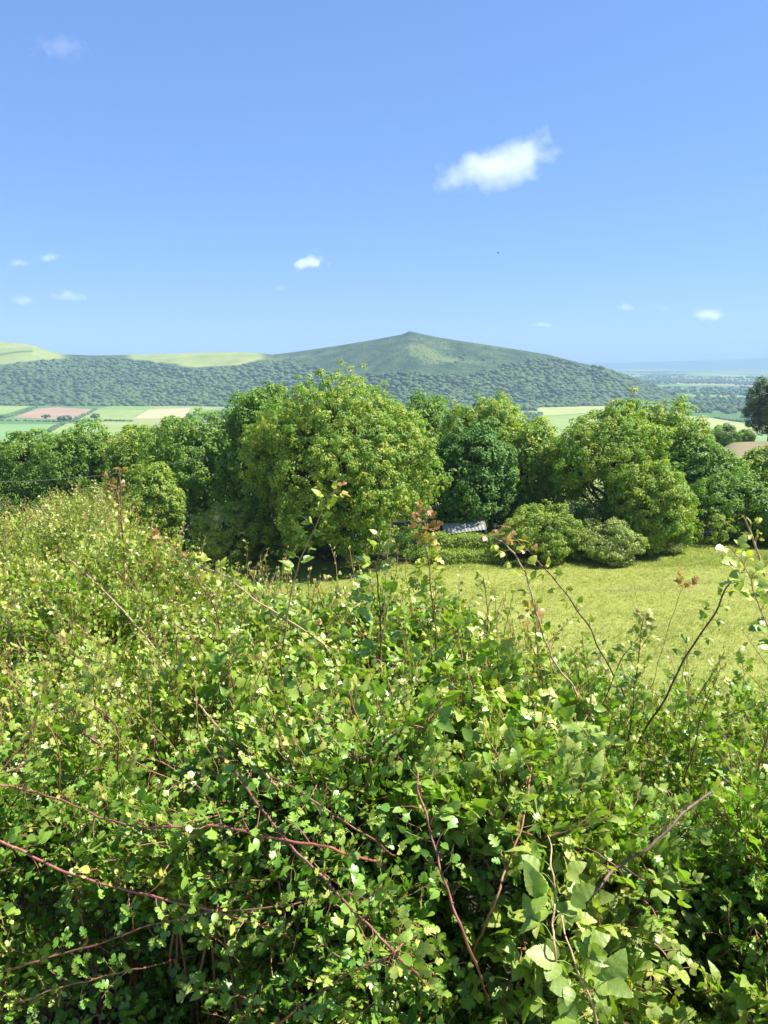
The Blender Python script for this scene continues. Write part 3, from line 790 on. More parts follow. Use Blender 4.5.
def trees():
    ash = leaf_mat('ash_leaf_material', (0.046, 0.095, 0.014), (0.088, 0.158, 0.024), (0.20, 0.25, 0.045), .38, .5, .4, k=2.0)
    oak = leaf_mat('oak_leaf_material', (0.034, 0.064, 0.009), (0.072, 0.118, 0.016), (0.12, 0.19, 0.035), .36, .5, .4, k=1.95)
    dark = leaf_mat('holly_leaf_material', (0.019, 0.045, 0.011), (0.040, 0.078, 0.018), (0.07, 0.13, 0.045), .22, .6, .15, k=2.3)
    haw = leaf_mat('thorn_leaf_material', (0.056, 0.104, 0.014), (0.096, 0.156, 0.022), (0.20, 0.22, 0.05), .36, .5, .4, k=1.95)
    pale = leaf_mat('willow_leaf_material', (0.085, 0.125, 0.032), (0.135, 0.175, 0.05), (0.21, 0.25, 0.09), .34, .5, .4, k=1.95)
    G1 = 'trees of the wood beyond the meadow'
    t = 'woodland_tree'
    B = dict(leaf=.24, clump=.42, nclump=1300, per=26, base=.0)
    K = dict(leaf=.29, clump=.5, nclump=1200, per=24, base=.0)       # further back
    X = [
     # back rows first
     (t, 'tall tree at far left edge of the wood, cut by the photo edge', -28, 437, 0, 88, 48, oak, K),
     (t, 'rounded mid-green tree below the pale green valley field', 24, 431, 0, 86, 44, oak, K),
     (t, 'mid-green tree below the solitary field tree in the valley', 82, 422, 0, 84, 46, oak, K),
     (t, 'tree with a bumpy crown between the left belt and the shaded ridge-shaped crown', 136, 421, 0, 82, 40, ash, K),
     (t, 'broad tree whose crown has a dark shaded upper left edge', 192, 407, 0, 72, 58, oak, dict(leaf=.26, clump=.44, nclump=1500, per=26, base=.0)),
     (t, 'tall tree just left of and behind the biggest crown', 262, 381, 0, 66, 48, oak, K),
     (t, 'tree peeping over the right shoulder of the biggest crown', 424, 388, 0, 82, 42, oak, K),
     (t, 'tall tree with a pale swept crown top right of the biggest tree', 492, 385, 0, 74, 50, ash, dict(leaf=.27, clump=.46, nclump=1400, per=26, base=.0)),
     (t, 'bright green tree with a sloping outline above the clipped yellow-green shrub', 530, 412, 0, 70, 42, ash, K),
     (t, 'tree behind the open-limbed tree, its round crown higher to the right', 664, 395, 0, 80, 46, ash, K),
     (t, 'leaning slope-shaped crown descending towards the brown field', 703, 434, 0, 76, 40, oak, K),
     (t, 'olive green tree at right edge below the brown field', 770, 443, 0, 78, 34, haw, K),
     # front rows
     ('dark_tree', 'dark blue-green tree in the gap right of the biggest tree', 470, 418, 0, 66, 50, dark, dict(leaf=.29, clump=.5, nclump=1000, per=28, base=.0)),
     (t, 'biggest tree of the wood, a huge domed yellow-green crown', 341, 369, 0, 59, 107, ash, dict(leaf=.21, clump=.31, nclump=4600, per=26, nlobe=34, lobe=(.27, .36), base=-.02)),
     (t, 'open-crowned tree with visible dark forking limbs', 608, 400, 0, 64, 66, ash, dict(leaf=.21, clump=.32, nclump=1900, per=25, nlobe=19, base=.2, lobe=(.26, .40))),
     (t, 'light green tree beside the tall red-tipped shoot', 150, 459, 0, 62, 36, ash, dict(leaf=.21, clump=.32, nclump=1100, per=26, base=.0)),
     (t, 'low leafy tree in front of the open-limbed tree, beside the small pale bush', 655, 462, 0, 61, 46, ash, dict(leaf=.21, clump=.32, nclump=1400, per=26, base=-.03)),
     (t, 'round leafy tree over the far right corner of the meadow', 735, 468, 0, 68, 42, oak, dict(leaf=.22, clump=.36, nclump=1150, per=26, base=.0)),
     (t, 'half-hidden tree at the right edge of the meadow', 782, 492, 0, 66, 34, oak, dict(leaf=.24, clump=.82, nclump=190, per=120, base=.0)),
    ]
    for i, (nm, lab, px, yt, yb, d, hw, mat, kw) in enumerate(X):
        plant_tree(nm, lab, 'tree', px, yt, yb, d, hw, mat, G1, 100 + i, **kw)
    G2 = 'shrubs along the edge of the wood'
    s = 'woodland_shrub'
    Q = dict(leaf=.16, clump=.30, nclump=620, per=32, nlobe=12, base=-.05)
    Y = [
     (s, 'dark rounded thorn bush with a sunlit yellow top below the light green tree', 228, 500, 57.5, 42, haw, dict(Q, nclump=700)),
     (s, 'dense clipped-looking yellow-green thorn bush right of the shed', 545, 501, 59.0, 43, haw, dict(Q, nclump=750)),
     (s, 'pale grey-green mounded bush spreading onto the meadow', 612, 519, 58.6, 47, pale, dict(Q, nclump=900, cone=.3)),
     (s, 'thin twiggy shrub rising behind the pale mounded bush', 596, 493, 63.0, 22, haw, dict(Q, nclump=80, cone=.3)),
     (s, 'small upright pale bush at the corner of the meadow', 681, 538, 60.5, 13, pale, dict(Q, leaf=.10, clump=.32, nclump=70)),
     (s, 'fresh green shrub over the right end of the meadow edge', 716, 506, 65.0, 26, ash, dict(Q, nclump=110)),
     (s, 'little green shrub behind the shed roof', 450, 500, 66.0, 24, ash, dict(Q, nclump=90)),
     (s, 'shaded shrub under the left side of the biggest tree', 272, 530, 58.5, 30, oak, dict(Q, nclump=110)),
     (s, 'shaded shrub under the right side of the biggest tree', 408, 525, 59.5, 32, oak, dict(Q, nclump=120)),
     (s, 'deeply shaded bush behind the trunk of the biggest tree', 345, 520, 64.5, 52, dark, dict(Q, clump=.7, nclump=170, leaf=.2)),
     (s, 'shaded bush under the left part of the biggest crown, behind its neighbours', 300, 515, 63.0, 36, oak, dict(Q, clump=.6, nclump=130, leaf=.18)),
     (s, 'shaded low shrub at the foot of the left belt of trees', 100, 480, 76.0, 50, oak, dict(Q, clump=.7, nclump=150, leaf=.18)),
     (s, 'shaded bush at the foot of the belt, at the left photo edge', 20, 470, 82.0, 60, oak, dict(Q, clump=.8, nclump=170, leaf=.2)),
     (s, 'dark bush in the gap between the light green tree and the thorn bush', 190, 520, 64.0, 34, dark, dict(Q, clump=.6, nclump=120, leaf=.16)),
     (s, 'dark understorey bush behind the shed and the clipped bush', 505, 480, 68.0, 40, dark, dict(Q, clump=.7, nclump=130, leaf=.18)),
     (s, 'dark understorey bush filling the foot of the open-limbed tree', 640, 505, 66.0, 50, oak, dict(Q, clump=.7, nclump=150, leaf=.18)),
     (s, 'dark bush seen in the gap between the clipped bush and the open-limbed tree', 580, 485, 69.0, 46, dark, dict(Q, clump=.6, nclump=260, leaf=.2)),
     (s, 'low bush under the round tree by the far meadow corner', 752, 520, 69.0, 40, oak, dict(Q, clump=.6, nclump=120, leaf=.16)),
    ]
    for i, (nm, lab, px, yt, d, hw, mat, kw) in enumerate(Y):
        plant_tree(nm, lab, 'shrub', px, yt, 0, d, hw, mat, G2, 300 + i, **kw)
    # clipped hedge in two rows in front of the shed
    for (name, lab, x0, x1, yt, d, dep, mat) in (
        ('garden_hedge', 'taller bright green hedge row in front of the shed', 424, 505, 536, 60.3, .9, haw),
        ('garden_hedge', 'lower trimmed hedge along the meadow edge before the taller row', 420, 508, 552, 58.2, .7, haw)):
        xa, xb = (x0 - 384) / F * d, (x1 - 384) / F * d
        zb = float(gz((xa + xb) / 2, d)); h = float(P(400, yt, d)[2]) - zb
        o = empty(name, ((xa + xb) / 2, d, zb - .03)); tag(o, lab, 'hedge', 'hedges in front of the shed')
        n = 9000
        # points on a rounded box
        u = rng.uniform(0, 1, n); v = rng.uniform(0, 1, n)
        ang = v * math.pi
        p = np.stack([xa + (xb - xa) * u, d - np.cos(ang) * dep * .9, zb + h * np.clip(np.sin(ang) * 1.25, 0, 1)], -1)
        p[:, 2] += h * .16 * noise(p, .9, 61) + .08 * noise(p, .3, 62)
        p += rng.normal(size=(n, 3)) * .09
        nrm = unit(np.stack([0 * u, -np.cos(ang), np.sin(ang) + .3], -1) + rng.normal(size=(n, 3)) * .5)
        ax = unit(np.cross(nrm, rng.normal(size=(n, 3)))); y = unit(np.cross(nrm, ax))
        A = Acc(); put(A, SIMPLE, np.stack([ax, y, np.cross(ax, y)], -1), p, rng.uniform(.10, .19, n), rng.uniform(0, 1, n), np.clip(rng.normal(.25, .2, n), 0, 1))
        A.build('foliage', mat, o, smooth=False)
        A = Acc()
        for q in range(9):
            xx = xa + (xb - xa) * (q + .5) / 9
            pts = np.array([[xx, d, zb - .1], [xx + .1, d + .05, zb + h * .4], [xx + .15 * math.sin(q), d - .05, zb + h * .8]])
            V, T, _ = tube(smooth_path(pts, 6), np.linspace(.05, .015, 6), 5); A.add(V, T)
        V, T, _ = tube(np.array([[xa + .1, d, zb - .06], [(xa + xb) / 2, d + .03, zb - .04], [xb - .1, d, zb - .06]]), .05, 5); A.add(V, T)
        A.build('stems', BARK, o)
    # trees on the spur by the brown field
    far = leaf_mat('spur_leaf_material', (0.022, 0.05, 0.014), (0.045, 0.085, 0.02), (0.08, 0.13, 0.035), .25, .5, .4, k=1.4)
    K2 = dict(leaf=.42, clump=1.5, nclump=170, per=90, nlobe=12, base=.04)
    for i, (lab, px, yt, d, hw, kw) in enumerate((
        ('tall dark tree beside the brown field, at the right photo edge', 769, 374, 212, 27, dict(K2, nclump=420, clump=1.2)),
        ('small bushy tree on the skyline of the brown field', 726, 425, 224, 14, dict(K2, clump=1.1, nclump=110)),
        ('low bush between the small bushy tree and the tall dark tree', 744, 430, 226, 10, dict(K2, clump=.9, nclump=70)),
        ('slender hazy tree at the left end of the brown field', 706, 426, 190, 7, dict(K2, clump=.8, nclump=60)))):
        plant_tree('field_tree', lab, 'tree', px, yt, 0, d, hw, far if i == 0 else oak, 'trees beside the brown field', 500 + i, **kw)
    # solitary trees in the valley fields
    z0 = VALLEY + EYE[2]
    for i, (lab, px, py, wpx, hpx, name) in enumerate((
        ('solitary round tree on the pale green field in the valley', 94.5, 421.5, 4.2, 8.0, 'valley_tree'),
        ('dark low clump on the hedge line right of the ploughed field edge', 66, 421.5, 6.0, 5.5, 'valley_bush'),
        ('grey-green tree at the lower edge of the ploughed field', 47, 420.5, 2.8, 6.0, 'valley_tree'),
        ('faint tree at the left end of the valley hedge line', 2, 420.5, 3.0, 6.0, 'valley_tree'))):
        r = ray(px, py); tt = (z0 - EYE[2]) / r[2]; b = EYE + r * tt
        s_ = b[1] / F
        o = empty(name, b); tag(o, lab, 'bush' if 'bush' in name else 'tree', 'trees in the valley fields')
        n = 14
        c = b + np.stack([rng.normal(size=n) * wpx * .45, rng.normal(size=n) * wpx * .4, rng.uniform(.45, .85, n) * hpx], -1) * s_
        A = Acc(); crown_blobs(A, c, rng.uniform(.3, .5, n) * wpx * s_); A.build('crown', far, o, smooth=False)
        V, T, _ = tube(np.array([b - [0, 0, .5], b + [0, 0, hpx * .5 * s_]]), [.45, .25], 6); mesh('trunk', V, T, BARK, o)
    # hedges along the valley fields
    for i, (lab, pts) in enumerate((
        ('dark hedge line under the ploughed field in the valley', [(-60, 421.5), (0, 420.5), (60, 421.8), (100, 421), (132, 421.5)]),
        ('short hedge between the green field and the ploughed field', [(2, 418.5), (20, 413), (36, 407.5)]),
        ('hedge between the ploughed field and the pale green field', [(75, 420), (86, 415), (96, 409.5)]),
        ('slanting hedge between the two lower valley fields', [(48, 432), (57, 427), (65, 423)]),
        ('hedge across the pasture beyond the brown field', [(715, 418.5), (732, 421), (750, 422.5), (790, 424)]))):
        r = ray([q[0] for q in pts], [q[1] for q in pts]); w_ = EYE + r * ((z0 - EYE[2]) / r[:, 2])[:, None]
        pth = smooth_path(w_, 90) + np.concatenate([rng.normal(size=(90, 2)) * 2, np.zeros((90, 1))], 1)
        o = empty('valley_hedge', w_[0]); tag(o, lab, 'hedge', 'hedges between the valley fields')
        rr = rng.uniform(1.6, 3.4, 90); pth[:, 2] += rr * .4
        A = Acc(); crown_blobs(A, pth, rr); A.build('foliage', far, o, smooth=False)
    return far

# ------------------------------------------------------------------ meadow grass
def grass():
    m = leaf_mat('grass_blade_material', (0.176, 0.214, 0.044), (0.216, 0.248, 0.058), (0.265, 0.262, 0.11), .45, .6, .2)
    n = 170000
    px = rng.uniform(-150, 960, n); d = np.sqrt(rng.uniform(14 ** 2, 68 ** 2, n))
    x = (px - 384) / F * d
    z = gz(x, d); p0 = np.stack([x, d, z * 0], -1)
    z = z + (0.10 * noise(p0, 3.5, 3) + 0.18 * noise(p0, 11, 4))
    base = np.stack([x, d, z - .03], -1)
    patch = noise(p0 * [.35, 1, 1], 3.0, 71) * .6 + noise(p0, 1.2, 72) * .4
    h = rng.uniform(.06, .15, n) * (1 + .5 * patch) * np.where(d > 56, 1.6, 1)
    A = Acc()
    for k in range(3):
        a = rng.uniform(0, 6.28, n); lean = rng.uniform(.6, 1.8, n)
        b = base + np.stack([rng.normal(size=n) * .06, rng.normal(size=n) * .06, 0 * x], -1)
        dirv = np.stack([np.cos(a), np.sin(a), 0 * a], -1); sv = np.stack([-np.sin(a), np.cos(a), 0 * a], -1)
        tip = b + dirv * (h * lean)[:, None] + [0, 0, 1] * h[:, None]
        w = (.012 + .012 * rng.uniform(size=n))[:, None]
        V = np.stack([b - sv * w, b + sv * w, tip], 1).reshape(-1, 3)
        T = np.arange(3 * n).reshape(-1, 3)
        age = np.clip(.25 + .35 * noise(p0 * [.2, 1, 1], 2.5, 75) + .2 * patch + rng.normal(size=n) * .2, 0, 1)
        A.add(V, T, rnd=np.repeat(rng.uniform(0, 1, n), 3), age=np.repeat(age, 3))
    o = A.build('meadow_grass', m, smooth=False)
    tag(o, 'rough yellow-green grass standing over the sloping meadow', 'grass', kind='stuff')

# ------------------------------------------------------------------ shed, cable, bird
def shed():
    d = 63.0
    c = P(463, 526, d); zb = float(gz(c[0], d))
    o = empty('shed', (c[0], d, zb)); tag(o, 'low shed with a pale grey corrugated roof behind the hedge rows', 'shed')
    mr = simple_mat('corrugated_roof_material', (0.30, 0.30, 0.285), (0.38, 0.37, 0.35), 1.5, .9, .1)
    mw = simple_mat('shed_board_material', (0.10, 0.075, 0.05), (0.16, 0.12, 0.08), 3.0)
    hw, dep = 1.75, 1.6
    za, zr = float(P(463, 531, d - dep)[2]), float(P(463, 521.5, d)[2])
    # roof: corrugated sheets, ridge slightly rising to the right
    n = 90
    xs = np.linspace(-hw, hw, n); wob = .03 * np.sin(xs * 2 * math.pi / .28)
    def rowf(y, z): return np.stack([c[0] + xs, np.full(n, y), z + wob + .22 * (xs / hw)], -1)
    def slab(r0, r1, th=.03):
        V = np.concatenate([r0, r1, r0 - [0, 0, th], r1 - [0, 0, th]])
        q = []
        for i in range(n - 1):
            q += [(i, i + 1, n + i + 1, n + i), (2 * n + i, 3 * n + i, 3 * n + i + 1, 2 * n + i + 1), (i, 2 * n + i, 2 * n + i + 1, i + 1)]
        return V, np.array(q)
    for (r0, r1) in ((rowf(d - dep - .15, za - .05), rowf(d, zr)), (rowf(d + dep + .15, za - .05), rowf(d + .01, zr - .01))):
        V, q = slab(r0, r1); mesh('roof_sheet', V, None, mr, o, quads=q)
    A = Acc()
    x0, x1, y0, y1 = c[0] - hw + .12, c[0] + hw - .12, d - dep, d + dep
    b = [(x0, y0, zb - .1), (x1, y0, zb - .1), (x1, y1, zb - .1), (x0, y1, zb - .1), (x0, y0, za - .08), (x1, y0, za - .08), (x1, y1, za - .08), (x0, y1, za - .08), (x0, d, zr - .34), (x1, d, zr + .08)]
    A.add(b, [(0, 1, 5), (0, 5, 4), (1, 2, 6), (1, 6, 5), (2, 3, 7), (2, 7, 6), (3, 0, 4), (3, 4, 7), (4, 8, 7), (5, 6, 9)])
    A.build('wall', mw, o, smooth=False)

def cable():
    m = simple_mat('cable_material', (0.22, 0.24, 0.22), (0.30, 0.32, 0.30), 1.0, .5, .5)
    pts = np.array([P(-260, 470, 69), P(-120, 480, 67.5), P(0, 482, 66), P(60, 479, 65.3), P(118, 473, 64.6), P(205, 458, 63.6)])
    V, T, _ = tube(smooth_path(pts, 40), .017, 5)
    o = mesh('overhead_cable', V, T, m, origin=pts[2]); tag(o, 'thin overhead cable sagging in front of the shaded belt of trees', 'cable')

def bird():
    m = simple_mat('bird_material', (0.02, 0.02, 0.025), (0.04, 0.04, 0.045), 20)
    c = P(498, 253, 95)
    body = np.array([[-.13, 0, 0], [-.05, .035, .01], [-.05, -.035, .01], [.08, .025, .0], [.08, -.025, 0], [.15, 0, .02], [0, 0, -.05], [0, 0, .05]])
    T = [(0, 1, 7), (0, 7, 2), (1, 3, 7), (2, 7, 4), (3, 5, 7), (4, 7, 5), (0, 6, 1), (0, 2, 6), (1, 6, 3), (2, 4, 6), (3, 6, 5), (4, 5, 6)]
    A = Acc(); A.add(c + body, T)
    for s in (1, -1):
        w = np.array([[.06, s * .02, .03], [-.06, s * .02, .03], [.05, s * .2, .12], [-.05, s * .2, .11], [-.08, s * .42, .06]])
        A.add(c + w, [(0, 2, 3), (0, 3, 1), (2, 4, 3)])
    o = A.build('bird', m, smooth=False, origin=c); tag(o, 'tiny dark bird flying high in the open blue sky', 'bird')

# ------------------------------------------------------------------ clouds
def clouds():
    def cmat(name, dens, seed, thr, sc, soft=.3, amp=2.4, asp=2.2):
        m, nt = new_mat(name)
        co = N(nt, 'ShaderNodeTexCoord').outputs['Object']
        ln = N(nt, 'ShaderNodeVectorMath'); ln.operation = 'LENGTH'
        nt.links.new(co, ln.inputs[0])
        ns = N(nt, 'ShaderNodeTexNoise'); ns.noise_dimensions = '4D'; ns.inputs['W'].default_value = seed
        ns.inputs['Scale'].default_value = sc; ns.inputs['Detail'].default_value = 6; ns.inputs['Roughness'].default_value = .6
        mp = N(nt, 'ShaderNodeMapping'); mp.inputs['Scale'].default_value = (asp, asp * .7, 1)
        nt.links.new(co, mp.inputs['Vector']); nt.links.new(mp.outputs[0], ns.inputs['Vector'])
        v = math_(nt, 'ADD', math_(nt, 'MULTIPLY', math_(nt, 'SUBTRACT', ns.outputs['Fac'], .5), amp), math_(nt, 'SUBTRACT', thr, ln.outputs['Value']))
        de = math_(nt, 'MULTIPLY', math_(nt, 'DIVIDE', v, soft, True), dens)
        vs = N(nt, 'ShaderNodeVolumePrincipled'); vs.inputs['Color'].default_value = (0.93, 0.93, 0.96, 1); vs.inputs['Anisotropy'].default_value = 0.1
        nt.links.new(de, vs.inputs['Density'])
        out = N(nt, 'ShaderNodeOutputMaterial'); nt.links.new(vs.outputs[0], out.inputs['Volume'])
        return m
    V, T = ICO
    def cloud(label, puffs, d, mat, name='cloud', tilt=0.0):
        """puffs: (px, py, rx_px, ry_px) - one closed lumpy hull per cloud"""
        cx = np.mean([p[0] for p in puffs]); cy = np.mean([p[1] for p in puffs])
        c = P(cx, cy, d); s = d / F
        hx = max(abs(p[0] - cx) + p[2] for p in puffs) * s; hz = max(abs(p[1] - cy) + p[3] for p in puffs) * s
        hull = V * np.array([hx, hx * .7, hz])
        o = mesh(name, hull + c, T, mat, origin=c)
        o.scale = (1, 1, 1)
        # object space normalised so that the hull is the unit ball
        me = o.data
        me.vertices.foreach_set('co', np.ascontiguousarray(V.astype(np.float32)).ravel()); me.update()
        o.scale = (hx, hx * .7, hz); o.rotation_euler = (0, -tilt, 0)
        tag(o, label, 'cloud', 'small clouds in the blue sky')
        return o
    D = 5200
    k = F / D
    thick = cmat('cloud_material', .0056, 3.1, .52, 1.2, .65, 2.2, 2.65)
    cloud('largest cloud, bright white with a ragged top, over the right flank of the hill', [(500, 168, 88, 31)], D, thick, tilt=.27)
    cloud('small white puff above the hill summit, left of the largest cloud', [(308, 264, 26, 11)], D * 1.2, cmat('cloud_puff_material', .012, 7.7, .6, 1.0, .6))
    thin = lambda n, s: cmat(n, .0050, s, .62, 1.0, .7, 2.2, 2.4)
    cloud('faint wisp near the top left corner of the sky', [(58, 48, 46, 18)], D, cmat('cloud_wisp_material', .0014, 11.0, .5, 1.8, .6))
    cloud('tiny faint puff just below and left of the small white puff', [(281, 288, 10, 5)], D * 1.2, thin('cloud_thin_material', 2.0))
    for lab, px, py, rx, ry, s in (
        ('pale low cloud at the left edge, lowest on the far left', 22, 301, 17, 7, 4.0),
        ('low flat pale cloud above the left hill, right of the lowest left one', 69, 296, 24, 8, 5.0),
        ('pale smudge of cloud over the far left cloud pair', 20, 263, 16, 7, 6.5),
        ('pale smudge of cloud right beside the other upper left smudge', 50, 258, 17, 7, 8.0),
        ('low white puff over the far plain, leftmost of three on the right', 626, 307, 14, 6, 9.0),
        ('smallest low puff over the far plain, middle of three on the right', 665, 309, 9, 5, 10.0),
        ('widest low cloud over the far plain, at right', 708, 314, 30, 10, 12.0),
        ('faint flat cloud low over the right shoulder of the hill', 543, 325, 18, 4, 13.0)):
        cloud(lab, [(px, py, rx, ry)], D * 1.3, thin('cloud_low_material', s))

def haze():
    m, nt = new_mat('haze_material')
    v = N(nt, 'ShaderNodeVolumePrincipled'); v.inputs['Color'].default_value = (0.33, 0.47, 0.68, 1); v.inputs['Density'].default_value = HAZE
    v.inputs['Anisotropy'].default_value = 0.0
    out = N(nt, 'ShaderNodeOutputMaterial'); nt.links.new(v.outputs[0], out.inputs['Volume'])
    x, y0, y1, z0, z1 = 42000, -60, 14200, -150.0, 125.0
    V = np.array([(-x, y0, z0), (x, y0, z0), (x, y1, z0), (-x, y1, z0), (-x, y0, z1), (x, y0, z1), (x, y1, z1), (-x, y1, z1)], float)
    q = np.array([(0, 3, 2, 1), (4, 5, 6, 7), (0, 1, 5, 4), (1, 2, 6, 5), (2, 3, 7, 6), (3, 0, 4, 7)])
    o = mesh('haze', V, None, m, quads=q, smooth=False); tag(o, 'pale blue air thickening towards the far hills', 'haze', kind='stuff')
HAZE = 0.000145

# ------------------------------------------------------------------ the hedge in front
CX = np.array([-500, -250, -60, 0, 35, 70, 105, 135, 165, 200, 250, 300, 350, 400, 450, 500, 550, 600, 650, 700, 768, 900, 1300])
CY = np.array([532, 532, 537, 536, 526, 512, 516, 542, 578, 598, 616, 636, 648, 650, 655, 668, 688, 710, 726, 738, 746, 750, 750])
CD = np.array([7.5, 7.0, 6.3, 6.0, 5.8, 5.6, 5.3, 4.7, 4.1, 3.65, 3.2, 2.85, 2.6, 2.45, 2.35, 2.28, 2.22, 2.17, 2.13, 2.1, 2.05, 2.0, 2.0])
def hedge_point(px, v):
    """v 0..1 front face from the ground to the shoulder, 1..2 top from shoulder to crest, 2..2.6 over the back"""
    px = np.asarray(px, float); v = np.asarray(v, float)
    cy = np.interp(px, CX, CY); cd = np.interp(px, CX, CD)
    zc = EYE[2] - (cy - 362) / F * cd
    d0 = np.interp(px, [-500, 0, 300, 768, 1300], [1.22, 1.20, 1.16, 1.10, 1.1]); ds = d0 + np.interp(px, [-500, 0, 300, 768], [.42, .42, .36, .36])
    zs = np.interp(px, [-500, 0, 300, 500, 768, 1300], [.78, .76, .84, .84, .76, .76])
    a = np.clip(v, 0, 1) * math.pi / 2
    d_f = ds - (ds - d0) * np.cos(a) ** .8; z_f = zs * np.sin(a) ** .8
    t = np.clip(v - 1, 0, 1); te = t ** 1.25
    d_t = ds + (cd - ds) * te; z_t = zs + (zc - zs) * (te * .8 + .2 * np.sin(te * math.pi / 2))
    b = np.clip((v - 2) / .6, 0, 1)
    d_b = cd + .5 * np.sin(b * math.pi / 2) * cd / 2.3; z_b = zc - (zc + .3) * (1 - np.cos(b * math.pi / 2)) * .8
    d = np.where(v < 1, d_f, np.where(v < 2, d_t, d_b)); z = np.where(v < 1, z_f, np.where(v < 2, z_t, z_b))
    x = (px - 384) / F * d
    p = np.stack([x, d, z], -1)
    q = noise(p, .42, 81) * .085 + noise(p, .17, 82) * .045
    amp = np.where(v < 1, .9, 1.0)
    p[..., 2] += q * amp * np.where(v < .8, .4, 1)
    p[..., 1] -= q * np.where(v < 1.2, 1.0, .2)
    return p

def hedge_normal(px, v):
    e = 4.0; f = .03
    a = hedge_point(px + e, v) - hedge_point(px - e, v); b = hedge_point(px, v + f) - hedge_point(px, v - f)
    n = np.cross(a, b); area = np.linalg.norm(n, axis=-1) / (4 * e * f)
    return unit(n), area

_tabpx = np.linspace(-60, 830, 90); _tabv = np.linspace(.05, 2, 200)
def hedge_depth(px, py):
    """ground distance of the hedge surface seen at a photo pixel"""
    v = _tabv
    p = hedge_point(np.full_like(v, float(px)), v)
    _, yy = proj(p)
    o = np.argsort(-yy)
    return float(np.interp(-py, -yy[o], p[o, 1]))

